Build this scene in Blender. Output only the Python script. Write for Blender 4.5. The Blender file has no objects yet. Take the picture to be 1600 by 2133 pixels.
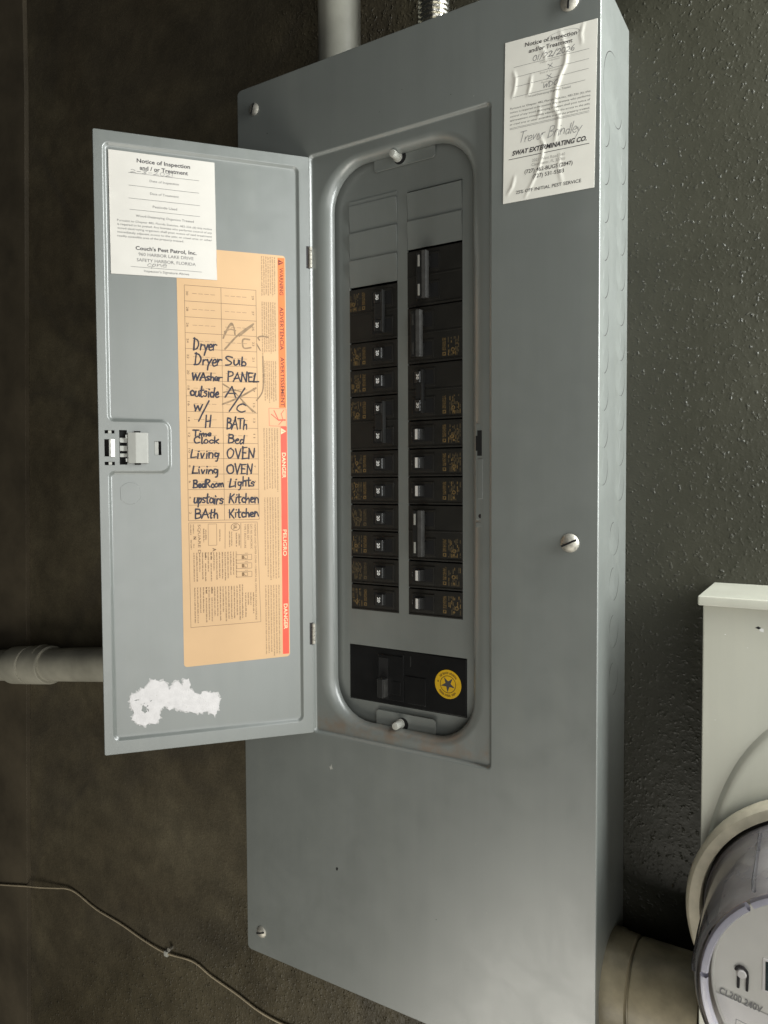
import bpy, bmesh, math, random
from mathutils import Vector, Matrix

random.seed(7)
C = bpy.context.scene.collection
Z0 = 1.40                      # height of the panel's centre above the ground outside
K = 0.001                      # everything below is written in millimetres

# ------------------------------------------------------------------ camera
cam_d = bpy.data.cameras.new('camera')
cam_d.sensor_fit = 'VERTICAL'
cam_d.sensor_height = 32.0
cam_d.lens = 32.0 * 1532.8 / 2133.0
cam_d.clip_start = 0.02
cam_d.clip_end = 100.0
cam = bpy.data.objects.new('camera', cam_d)
C.objects.link(cam)
R_ = Vector((0.85256524, 0.52259372, -0.00532136))
U_ = Vector((-0.01487472, 0.0344422, 0.99929599))
F_ = Vector((-0.52240909, 0.85188587, -0.03713766))
cam.matrix_world = Matrix(((R_.x, U_.x, -F_.x, 0.3350), (R_.y, U_.y, -F_.y, -0.5644),
                           (R_.z, U_.z, -F_.z, 0.0446 + Z0), (0, 0, 0, 1)))
bpy.context.scene.camera = cam

# ------------------------------------------------------------------ light
world = bpy.data.worlds.new('World')
bpy.context.scene.world = world
world.use_nodes = True
bg = world.node_tree.nodes['Background']
bg.inputs[0].default_value = (0.80, 0.84, 0.78, 1)
bg.inputs[1].default_value = 0.018


def area_light(name, loc, target, sx, sy, power, color):
    d = bpy.data.lights.new(name, 'AREA')
    d.shape = 'RECTANGLE'
    d.size, d.size_y, d.energy, d.color = sx, sy, power, color
    o = bpy.data.objects.new(name, d)
    C.objects.link(o)
    o.location = Vector(loc) + Vector((0, 0, Z0))
    v = (Vector(target) - Vector(loc)).normalized()
    o.rotation_euler = v.to_track_quat('-Z', 'Y').to_euler()
    return o


# daylight off the bright ground below and in front, and through the open side beyond the meter
area_light('daylight_low', (0.12, -0.88, -1.25), (-0.12, 0.05, -0.12), 1.2, 0.7, 12, (1.0, 0.965, 0.87))
area_light('daylight_front', (1.10, -1.18, -0.10), (-0.08, 0.0, 0.0), 1.2, 1.3, 10.5, (0.99, 0.99, 0.96))
area_light('daylight_side', (0.60, -0.04, 0.34), (0.15, 0.03, 0.24), 0.14, 0.74, 11.0, (0.96, 0.99, 0.98))

sc = bpy.context.scene
sc.view_settings.view_transform = 'Standard'
sc.view_settings.look = 'None'
sc.view_settings.exposure = 0.0
sc.view_settings.gamma = 1.0
sc.view_settings.use_curve_mapping = False
sc.render.engine = 'CYCLES'
sc.cycles.max_bounces = 8
sc.cycles.transparent_max_bounces = 16
sc.cycles.sample_clamp_indirect = 4.0
sc.cycles.use_denoising = True


# ------------------------------------------------------------------ materials
def new_mat(name):
    m = bpy.data.materials.new(name)
    m.use_nodes = True
    nt = m.node_tree
    return m, nt, nt.nodes['Principled BSDF']


def N(nt, kind, **kw):
    n = nt.nodes.new(kind)
    for k, v in kw.items():
        if k.startswith('i_'):
            n.inputs[k[2:]].default_value = v
        else:
            setattr(n, k, v)
    return n


def ramp(nt, src, stops):
    r = nt.nodes.new('ShaderNodeValToRGB')
    el = r.color_ramp.elements
    while len(el) < len(stops):
        el.new(0.5)
    for e, (p, c) in zip(el, stops):
        e.position = p
        e.color = c if len(c) == 4 else (*c, 1)
    nt.links.new(src, r.inputs[0])
    return r


def noise(nt, scale, detail=4, rough=0.55, vec=None, dist=0.0):
    n = N(nt, 'ShaderNodeTexNoise')
    n.inputs['Scale'].default_value = scale
    n.inputs['Detail'].default_value = detail
    n.inputs['Roughness'].default_value = rough
    n.inputs['Distortion'].default_value = dist
    if vec is None:
        vec = N(nt, 'ShaderNodeTexCoord').outputs['Object']
    nt.links.new(vec, n.inputs['Vector'])
    return n


def mixc(nt, fac, a, b, mode='MIX'):
    m = N(nt, 'ShaderNodeMix', data_type='RGBA', blend_type=mode)
    for sock, v in ((m.inputs[0], fac), (m.inputs[6], a), (m.inputs[7], b)):
        if hasattr(v, 'is_output'):
            nt.links.new(v, sock)
        elif isinstance(v, (int, float)):
            sock.default_value = v
        else:
            sock.default_value = (*v, 1)
    return m.outputs[2]


def mth(nt, op, a, b=None, c=None):
    m = N(nt, 'ShaderNodeMath', operation=op)
    for i, v in enumerate((a, b, c)):
        if v is None:
            continue
        if hasattr(v, 'is_output'):
            nt.links.new(v, m.inputs[i])
        else:
            m.inputs[i].default_value = v
    return m.outputs[0]


def bump(nt, p, h, strength, dist):
    b = N(nt, 'ShaderNodeBump')
    b.inputs['Strength'].default_value = strength
    b.inputs['Distance'].default_value = dist
    nt.links.new(h, b.inputs['Height'])
    nt.links.new(b.outputs[0], p.inputs['Normal'])


def plain(name, col, rough=0.5, metal=0.0, var=0.08, vscale=60, bmp=0.0, bscale=600, spec=0.5):
    m, nt, p = new_mat(name)
    n = noise(nt, vscale, 5)
    lo = tuple(max(0, c * (1 - var)) for c in col)
    hi = tuple(min(1, c * (1 + var)) for c in col)
    r = ramp(nt, n.outputs['Fac'], [(0.3, lo), (0.7, hi)])
    nt.links.new(r.outputs[0], p.inputs['Base Color'])
    p.inputs['Roughness'].default_value = rough
    p.inputs['Metallic'].default_value = metal
    p.inputs['Specular IOR Level'].default_value = spec
    if bmp:
        nb = noise(nt, bscale, 3)
        bump(nt, p, nb.outputs['Fac'], bmp, 0.0004)
    return m


def painted_steel(name, col, rough=0.37, rust=False):
    m, nt, p = new_mat(name)
    tc = N(nt, 'ShaderNodeTexCoord').outputs['Object']
    n1 = noise(nt, 7, 6, 0.6, tc)
    n2 = noise(nt, 900, 2, 0.5, tc)
    n3 = noise(nt, 160, 5, 0.7, tc)
    c = ramp(nt, n1.outputs['Fac'], [(0.3, tuple(v * 0.93 for v in col)), (0.7, tuple(v * 1.05 for v in col))]).outputs[0]
    mp = N(nt, 'ShaderNodeMapping')
    mp.inputs['Scale'].default_value = (48, 48, 2.6)
    nt.links.new(tc, mp.inputs[0])
    stk = noise(nt, 1.0, 5, 0.65, mp.outputs[0])                                             # faint runs of dried rain and dust
    c = mixc(nt, 0.45, c, ramp(nt, stk.outputs['Fac'], [(0.30, (0.90, 0.90, 0.88)), (0.5, (1.0,) * 3), (0.74, (1.12, 1.11, 1.07))]).outputs[0], 'MULTIPLY')
    sp = ramp(nt, n3.outputs['Fac'], [(0.70, (0, 0, 0)), (0.80, (1, 1, 1))]).outputs[0]      # specks of dust
    c = mixc(nt, mth(nt, 'MULTIPLY', sp, 0.22), c, (0.46, 0.44, 0.38))
    dark = ramp(nt, n3.outputs['Fac'], [(0.20, (1, 1, 1)), (0.27, (0, 0, 0))]).outputs[0]
    c = mixc(nt, mth(nt, 'MULTIPLY', dark, 0.35), c, (0.10, 0.09, 0.075))
    if rust:
        sep = N(nt, 'ShaderNodeSeparateXYZ')
        nt.links.new(tc, sep.inputs[0])
        low = mth(nt, 'SMOOTH_MIN', mth(nt, 'MULTIPLY', mth(nt, 'ADD', sep.outputs['Z'], 0.168), -70.0), 1.0, 0.1)
        low = mth(nt, 'MAXIMUM', low, 0.0)
        n4 = noise(nt, 55, 6, 0.7, tc)
        f = ramp(nt, n4.outputs['Fac'], [(0.42, (0, 0, 0)), (0.66, (1, 1, 1))]).outputs[0]
        c = mixc(nt, mth(nt, 'MULTIPLY', mth(nt, 'MULTIPLY', f, low), 0.5), c, (0.19, 0.105, 0.05))
    nt.links.new(c, p.inputs['Base Color'])
    rr = ramp(nt, noise(nt, 24, 7, 0.7, tc, 0.5).outputs['Fac'], [(0.28, (rough - 0.07,) * 3), (0.72, (rough + 0.13,) * 3)]).outputs[0]
    nt.links.new(rr, p.inputs['Roughness'])
    p.inputs['Coat Weight'].default_value = 1.0
    p.inputs['Coat Roughness'].default_value = 0.33
    p.inputs['Specular IOR Level'].default_value = 1.0
    bump(nt, p, n2.outputs['Fac'], 0.06, 0.0004)
    return m


M = {}
M['paint'] = painted_steel('grey_enamel', (0.166, 0.178, 0.166))
M['paint_rust'] = painted_steel('grey_enamel_rusting', (0.166, 0.178, 0.166), rust=True)
M['meter_paint'] = painted_steel('pale_grey_enamel', (0.475, 0.472, 0.392), rough=0.5)
M['black'] = plain('black_plastic', (0.017, 0.016, 0.0135), 0.42, var=0.2, bmp=0.1)
M['black_gloss'] = plain('black_gloss_plastic', (0.009, 0.009, 0.009), 0.28, var=0.2)
M['handle'] = plain('handle_plastic', (0.022, 0.022, 0.021), 0.3, var=0.15)
M['tie'] = plain('worn_grey_plastic', (0.034, 0.033, 0.030), 0.55, var=0.3, vscale=200)
M['void'] = plain('dark_void', (0.004, 0.004, 0.004), 0.9)
M['gold'] = plain('gold_print', (0.15, 0.10, 0.038), 0.5, var=0.35, vscale=500)
M['gold2'] = plain('dull_gold_print', (0.085, 0.064, 0.032), 0.55, var=0.35, vscale=500)
M['white_ink_and_glint'] = plain('white_print_and_glint', (0.70, 0.70, 0.68), 0.5)
M['zinc'] = plain('zinc_plated_steel', (0.42, 0.40, 0.345), 0.5, 0.6, var=0.25, vscale=400)
M['knob'] = plain('pale_plastic', (0.40, 0.40, 0.36), 0.45)
M['latch'] = plain('grey_latch_plastic', (0.36, 0.36, 0.33), 0.45)
M['bright_metal'] = plain('bright_metal', (0.85, 0.83, 0.76), 0.16, 1.0, var=0.1, bmp=0.5, bscale=300)
M['paper'] = plain('white_paper', (0.59, 0.565, 0.515), 0.6, var=0.03, vscale=40)
M['paper2'] = plain('cream_paper', (0.83, 0.81, 0.73), 0.5, var=0.05, vscale=40)
M['ink'] = plain('black_ink', (0.045, 0.042, 0.045), 0.6)
M['ink_grey'] = plain('grey_ink', (0.12, 0.117, 0.115), 0.6)
M['ink_faint'] = plain('faint_ink', (0.42, 0.405, 0.37), 0.6)
M['pen'] = plain('ball_pen_ink', (0.16, 0.16, 0.17), 0.5)
M['marker'] = plain('marker_ink', (0.018, 0.016, 0.028), 0.45, var=0.4, vscale=250)
M['pencil'] = plain('old_marker_ink', (0.25, 0.165, 0.09), 0.6, var=0.3, vscale=300)
M['label'] = plain('buff_label', (0.56, 0.365, 0.195), 0.5, var=0.06, vscale=14)
M['label_edge'] = plain('buff_label_edge', (0.80, 0.60, 0.40), 0.5)
M['label_ink'] = plain('brown_label_ink', (0.105, 0.06, 0.027), 0.55)
M['label_fine'] = plain('fine_label_ink', (0.20, 0.115, 0.05), 0.55)
M['orange'] = plain('orange_band', (0.76, 0.175, 0.04), 0.5)
M['orange_ink'] = plain('orange_band_ink', (0.16, 0.03, 0.012), 0.5)
M['red'] = plain('red_band', (0.74, 0.085, 0.05), 0.5)
M['red_ink'] = plain('pale_red_ink', (0.85, 0.56, 0.34), 0.5)
M['residue'] = plain('torn_paper', (0.60, 0.58, 0.575), 0.8, var=0.07, vscale=220, bmp=0.9, bscale=900)
M['residue_thin'] = plain('thin_torn_paper', (0.46, 0.45, 0.44), 0.8, var=0.2, vscale=400)
M['yellow'] = plain('yellow_sticker', (0.62, 0.38, 0.012), 0.4, var=0.08)
M['brown_ink'] = plain('brown_ink', (0.11, 0.055, 0.008), 0.5)
M['pvc'] = plain('grey_pvc', (0.25, 0.245, 0.205), 0.45, var=0.16, vscale=24, bmp=0.15, bscale=200)
M['pvc_lit'] = plain('lit_pale_pvc', (0.36, 0.345, 0.28), 0.5, var=0.22, vscale=20, bmp=0.2, bscale=160)  # lighter copy of the pvc, for the light on the left conduit
M['pvc_tan'] = plain('dirty_tan_pvc', (0.215, 0.185, 0.12), 0.5, var=0.4, vscale=34, bmp=0.2, bscale=200)
M['cable'] = plain('tan_cable', (0.38, 0.32, 0.22), 0.5, var=0.2)
M['ring'] = plain('aged_tan_steel', (0.45, 0.41, 0.31), 0.5, var=0.2, vscale=70, bmp=0.2)
M['gasket'] = plain('dark_gasket', (0.012, 0.009, 0.009), 0.6)
M['meter_body'] = plain('grey_brown_meter_base', (0.58, 0.54, 0.50), 0.4, var=0.15, vscale=40)
M['meter_face'] = plain('pale_meter_face', (0.80, 0.79, 0.72), 0.4, var=0.03)
M['meter_face_low'] = plain('white_meter_face', (0.88, 0.86, 0.82), 0.45, var=0.03)
M['lcd'] = plain('dark_display', (0.012, 0.03, 0.03), 0.15)
M['lavender'] = plain('rim_highlight', (0.80, 0.79, 0.90), 0.22, var=0.06, vscale=60)
M['meter_ink'] = plain('grey_meter_ink', (0.30, 0.30, 0.29), 0.5)


def glass_mat(name, h0, h1):
    m, nt, p = new_mat(name)
    nt.nodes.remove(p)
    out = nt.nodes['Material Output']
    tr = N(nt, 'ShaderNodeBsdfTransparent')
    tr.inputs[0].default_value = (0.975, 0.97, 0.975, 1)
    gl = N(nt, 'ShaderNodeBsdfGlossy')
    gl.inputs['Roughness'].default_value = 0.08
    df = N(nt, 'ShaderNodeBsdfDiffuse')
    df.inputs[0].default_value = (0.78, 0.76, 0.80, 1)
    tl = N(nt, 'ShaderNodeBsdfTranslucent')
    tl.inputs[0].default_value = (0.80, 0.78, 0.80, 1)
    m0 = N(nt, 'ShaderNodeMixShader')
    m0.inputs[0].default_value = 0.5
    nt.links.new(df.outputs[0], m0.inputs[1])
    nt.links.new(tl.outputs[0], m0.inputs[2])
    fr = N(nt, 'ShaderNodeFresnel')
    fr.inputs[0].default_value = 1.40
    n = noise(nt, 30, 5)
    dust = ramp(nt, n.outputs['Fac'], [(0.35, (h0,) * 3), (0.75, (h1,) * 3)]).outputs[0]
    m1 = N(nt, 'ShaderNodeMixShader')
    nt.links.new(dust, m1.inputs[0])
    nt.links.new(tr.outputs[0], m1.inputs[1])
    nt.links.new(m0.outputs[0], m1.inputs[2])
    m2 = N(nt, 'ShaderNodeMixShader')
    nt.links.new(fr.outputs[0], m2.inputs[0])
    nt.links.new(m1.outputs[0], m2.inputs[1])
    nt.links.new(gl.outputs[0], m2.inputs[2])
    nt.links.new(m2.outputs[0], out.inputs[0])
    return m


M['glass'] = glass_mat('clear_polycarbonate', 0.0, 0.035)
M['glass_side'] = glass_mat('lightened_polycarbonate', 0.22, 0.48)  # milky haze mixed in to brighten the dome's wall, for its reflections


def stucco_mat():
    m, nt, p = new_mat('dark_painted_stucco')
    tc = N(nt, 'ShaderNodeTexCoord').outputs['Object']
    sep = N(nt, 'ShaderNodeSeparateXYZ')
    nt.links.new(tc, sep.inputs[0])
    # the smooth part of the wall starts left of the box, with a ragged border
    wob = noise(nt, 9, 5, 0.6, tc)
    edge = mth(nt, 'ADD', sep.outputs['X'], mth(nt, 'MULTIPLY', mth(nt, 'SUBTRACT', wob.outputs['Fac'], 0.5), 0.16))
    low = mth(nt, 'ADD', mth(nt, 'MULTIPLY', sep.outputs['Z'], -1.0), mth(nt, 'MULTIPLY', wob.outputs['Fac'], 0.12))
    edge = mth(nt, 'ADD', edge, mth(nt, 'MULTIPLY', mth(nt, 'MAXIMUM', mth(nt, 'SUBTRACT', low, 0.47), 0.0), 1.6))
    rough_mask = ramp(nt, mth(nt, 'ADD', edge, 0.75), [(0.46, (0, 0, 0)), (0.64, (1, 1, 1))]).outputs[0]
    # colours: brownish dirt over an olive grey paint
    n1 = noise(nt, 4.5, 7, 0.62, tc, 0.6)
    n2 = noise(nt, 38, 5, 0.6, tc)
    c = ramp(nt, n1.outputs['Fac'], [(0.30, (0.056, 0.044, 0.026)), (0.52, (0.086, 0.071, 0.043)), (0.72, (0.112, 0.095, 0.060))]).outputs[0]
    c = mixc(nt, 0.55, c, ramp(nt, n2.outputs['Fac'], [(0.3, (0.6,) * 3), (0.7, (1.2,) * 3)]).outputs[0], 'MULTIPLY')
    st = noise(nt, 2.2, 4, 0.5, tc, 1.5)
    stain = ramp(nt, st.outputs['Fac'], [(0.44, (0, 0, 0)), (0.50, (1, 1, 1)), (0.56, (0, 0, 0))]).outputs[0]
    c = mixc(nt, mth(nt, 'MULTIPLY', stain, 0.45), c, (0.045, 0.038, 0.028))
    gr = noise(nt, 420, 3, 0.7, tc)
    c = mixc(nt, 0.5, c, ramp(nt, gr.outputs['Fac'], [(0.32, (0.55,) * 3), (0.68, (1.3,) * 3)]).outputs[0], 'MULTIPLY')
    bl = noise(nt, 14, 6, 0.72, tc, 0.4)
    c = mixc(nt, 0.6, c, ramp(nt, bl.outputs['Fac'], [(0.34, (0.6,) * 3), (0.66, (1.25,) * 3)]).outputs[0], 'MULTIPLY')
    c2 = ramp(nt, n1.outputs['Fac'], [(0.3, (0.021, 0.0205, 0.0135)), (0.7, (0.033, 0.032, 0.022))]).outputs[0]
    leftward = ramp(nt, mth(nt, 'ADD', mth(nt, 'MULTIPLY', sep.outputs['X'], -1.0), mth(nt, 'MULTIPLY', wob.outputs['Fac'], 0.10)), [(0.0, (0, 0, 0)), (0.12, (1, 1, 1))]).outputs[0]  # browner, coarser stucco towards the left
    c = mixc(nt, mth(nt, 'MULTIPLY', rough_mask, mth(nt, 'SUBTRACT', 1.0, mth(nt, 'MULTIPLY', leftward, 0.85))), c, c2)
    nt.links.new(c, p.inputs['Base Color'])
    rr = mth(nt, 'SUBTRACT', 0.66, mth(nt, 'MULTIPLY', rough_mask, 0.22))
    nt.links.new(rr, p.inputs['Roughness'])
    p.inputs['Specular IOR Level'].default_value = 0.36
    # relief: lumps, grains and pits
    v = N(nt, 'ShaderNodeTexVoronoi', feature='SMOOTH_F1')
    v.inputs['Scale'].default_value = 330
    v.inputs['Smoothness'].default_value = 0.6
    wv = N(nt, 'ShaderNodeVectorMath', operation='MULTIPLY_ADD')
    nw = noise(nt, 120, 3, 0.6, tc)
    nt.links.new(nw.outputs['Color'], wv.inputs[0])
    wv.inputs[1].default_value = (0.006,) * 3
    nt.links.new(tc, wv.inputs[2])
    nt.links.new(wv.outputs[0], v.inputs['Vector'])
    grain = ramp(nt, v.outputs['Distance'], [(0.08, (1, 1, 1)), (0.5, (0, 0, 0))]).outputs[0]
    big = noise(nt, 85, 4, 0.55, tc)
    pick = ramp(nt, noise(nt, 170, 2, 0.5, tc).outputs['Fac'], [(0.50, (0.12,) * 3), (0.68, (1, 1, 1))]).outputs[0]
    h = mth(nt, 'ADD', mth(nt, 'MULTIPLY', grain, mth(nt, 'MULTIPLY', pick, 0.9)), mth(nt, 'MULTIPLY', big.outputs['Fac'], 0.9))
    h = mth(nt, 'MULTIPLY', h, mth(nt, 'ADD', 1.0, mth(nt, 'MULTIPLY', leftward, 1.1)))
    fine = noise(nt, 170, 4, 0.6, tc)
    hs = mth(nt, 'ADD', mth(nt, 'MULTIPLY', fine.outputs['Fac'], 1.0), mth(nt, 'MULTIPLY', noise(nt, 480, 3, 0.65, tc).outputs['Fac'], 0.45))
    hm = N(nt, 'ShaderNodeMix', data_type='FLOAT')
    nt.links.new(rough_mask, hm.inputs[0])
    nt.links.new(hs, hm.inputs[2])
    nt.links.new(h, hm.inputs[3])
    bump(nt, p, hm.outputs[0], 1.0, 0.0008)
    return m


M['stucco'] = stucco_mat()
M['trim'] = plain('dusty_brown_board', (0.075, 0.061, 0.04), 0.55, var=0.3, vscale=14, bmp=0.6, bscale=120)


# ------------------------------------------------------------------ mesh builders
class MB:
    """Collects shapes, in millimetres, into one mesh with several materials."""
    def __init__(self):
        self.v, self.f, self.mi, self.mats = [], [], [], []

    def _m(self, key):
        if key not in self.mats:
            self.mats.append(key)
        return self.mats.index(key)

    def add(self, verts, faces, mat):
        b = len(self.v)
        self.v += [tuple(q) for q in verts]
        i = self._m(mat)
        for f in faces:
            self.f.append(tuple(b + k for k in f))
            self.mi.append(i)

    def bm(self, bmx, mat):
        bmx.verts.ensure_lookup_table()
        for i, q in enumerate(bmx.verts):
            q.index = i
        self.add([q.co[:] for q in bmx.verts], [[w.index for w in f.verts] for f in bmx.faces], mat)
        bmx.free()

    def box(self, x0, x1, y0, y1, z0, z1, mat, bev=0.0, seg=2, tf=None):
        b = bmesh.new()
        bmesh.ops.create_cube(b, size=1.0)
        for q in b.verts:
            q.co = ((x0 + x1) / 2 + q.co.x * (x1 - x0), (y0 + y1) / 2 + q.co.y * (y1 - y0), (z0 + z1) / 2 + q.co.z * (z1 - z0))
        if bev:
            bmesh.ops.bevel(b, geom=list(b.edges), offset=bev, segments=seg, affect='EDGES', profile=0.5)
        if tf:
            for q in b.verts:
                q.co = tf(q.co)
        self.bm(b, mat)

    def prism(self, prof, axis, a0, a1, mat, bev=0.0):
        """Extrudes a closed outline. axis 'z': outline in (x, y); axis 'x': outline in (y, z); axis 'y': outline in (x, z)."""
        b = bmesh.new()
        put = {'z': lambda p, a: (p[0], p[1], a), 'x': lambda p, a: (a, p[0], p[1]), 'y': lambda p, a: (p[0], a, p[1])}[axis]
        lo = [b.verts.new(put(p, a0)) for p in prof]
        hi = [b.verts.new(put(p, a1)) for p in prof]
        n = len(prof)
        b.faces.new(lo)
        b.faces.new(hi[::-1])
        for i in range(n):
            b.faces.new((lo[i], hi[i], hi[(i + 1) % n], lo[(i + 1) % n]))
        bmesh.ops.recalc_face_normals(b, faces=list(b.faces))
        if bev:
            bmesh.ops.bevel(b, geom=list(b.edges), offset=bev, segments=2, affect='EDGES', profile=0.5)
        self.bm(b, mat)

    def lathe(self, prof, origin, axis, mat, n=48, caps=True, flip=False):
        """prof: (along, radius) pairs; axis x/y/z; origin in mm."""
        ax = {'x': ((1, 0, 0), (0, 1, 0), (0, 0, 1)), 'y': ((0, 1, 0), (0, 0, 1), (1, 0, 0)), 'z': ((0, 0, 1), (1, 0, 0), (0, 1, 0))}[axis] if isinstance(axis, str) else axis
        A, P, Q = (Vector(a) for a in ax)
        o = Vector(origin)
        vs, fs = [], []
        for a, r in prof:
            for k in range(n):
                t = 2 * math.pi * k / n
                vs.append(o + A * a + P * (r * math.cos(t)) + Q * (r * math.sin(t)))
        for i in range(len(prof) - 1):
            for k in range(n):
                k2 = (k + 1) % n
                fs.append((i * n + k, i * n + k2, (i + 1) * n + k2, (i + 1) * n + k))
        if caps:
            fs.append(tuple(range(n))[::-1])
            fs.append(tuple((len(prof) - 1) * n + k for k in range(n)))
        self.add(vs, fs, mat)

    def tube(self, pts, r, mat, n=10):
        pts = [Vector(p) for p in pts]
        vs, fs = [], []
        up = Vector((0, 1, 0))
        for i, p in enumerate(pts):
            t = (pts[min(i + 1, len(pts) - 1)] - pts[max(i - 1, 0)]).normalized()
            a = t.cross(up).normalized()
            b = t.cross(a)
            rr = r[i] if isinstance(r, (list, tuple)) else r
            for k in range(n):
                th = 2 * math.pi * k / n
                vs.append(p + a * (rr * math.cos(th)) + b * (rr * math.sin(th)))
        for i in range(len(pts) - 1):
            for k in range(n):
                k2 = (k + 1) % n
                fs.append((i * n + k, i * n + k2, (i + 1) * n + k2, (i + 1) * n + k))
        fs.append(tuple(range(n))[::-1])
        fs.append(tuple((len(pts) - 1) * n + k for k in range(n)))
        self.add(vs, fs, mat)

    def loops(self, loops, mats, cap=None):
        """Bridges closed loops of equal length; mats: one per band."""
        n = len(loops[0])
        for i in range(len(loops) - 1):
            self.add(list(loops[i]) + list(loops[i + 1]), [(k, (k + 1) % n, n + (k + 1) % n, n + k) for k in range(n)], mats[i] if not isinstance(mats, str) else mats)
        if cap:
            self.add(loops[-1], [tuple(range(n))], cap)

    def build(self, name, parent=None, loc=None, smooth=30, weld=True):
        me = bpy.data.meshes.new(name)
        me.from_pydata([(x * K, y * K, z * K) for x, y, z in self.v], [], self.f)
        for k in self.mats:
            me.materials.append(M[k])
        me.polygons.foreach_set('material_index', self.mi)
        if weld:
            b = bmesh.new()
            b.from_mesh(me)
            bmesh.ops.remove_doubles(b, verts=list(b.verts), dist=1e-6)
            bmesh.ops.recalc_face_normals(b, faces=list(b.faces))
            b.to_mesh(me)
            b.free()
        if smooth:
            me.polygons.foreach_set('use_smooth', [True] * len(me.polygons))
            me.set_sharp_from_angle(angle=math.radians(smooth))
        me.update()
        o = bpy.data.objects.new(name, me)
        C.objects.link(o)
        if smooth:
            wn = o.modifiers.new('even_shading', 'WEIGHTED_NORMAL')
            wn.keep_sharp = True
            wn.weight = 100
        if parent is not None:
            o.parent = parent
        if loc is not None:
            o.location = tuple(c * K for c in loc)
        return o


def thing(name, label, cat, loc=(0, 0, 0), group=None, rotz=0.0):
    o = bpy.data.objects.new(name, None)
    o.empty_display_size = 0.05
    C.objects.link(o)
    o.location = (loc[0] * K, loc[1] * K, loc[2] * K + Z0)
    o.rotation_euler = (0, 0, rotz)
    o['label'] = label
    o['category'] = cat
    if group:
        o['group'] = group
    return o


def rrect(cx, cz, hx, hz, r, y, n=8):
    pts = []
    for sx, sz, a0 in ((1, 1, 0), (-1, 1, 90), (-1, -1, 180), (1, -1, 270)):
        for i in range(n + 1):
            a = math.radians(a0 + 90 * i / n)
            pts.append((cx + sx * (hx - r) + r * math.cos(a), y, cz + sz * (hz - r) + r * math.sin(a)))
    return pts


# ---- printing: letters become flat polygons a few hundredths of a millimetre proud of their sheet
_text_cache = {}


def glyphs(s, bold=0.0, shear=0.0, res=3):
    key = (s, bold, shear, res)
    if key not in _text_cache:
        cu = bpy.data.curves.new('printing', 'FONT')
        cu.body = s
        cu.size = 1.0
        cu.resolution_u = res
        cu.offset = bold
        cu.shear = shear
        ob = bpy.data.objects.new('printing', cu)
        C.objects.link(ob)
        dg = bpy.context.evaluated_depsgraph_get()
        me = bpy.data.meshes.new_from_object(ob.evaluated_get(dg))
        vs = [(q.co.x, q.co.y) for q in me.vertices]
        fs = [tuple(p.vertices) for p in me.polygons]
        bpy.data.objects.remove(ob)
        bpy.data.curves.remove(cu)
        bpy.data.meshes.remove(me)
        _text_cache[key] = (vs, fs)
    return _text_cache[key]


def frame(name_xy):
    return name_xy


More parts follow.
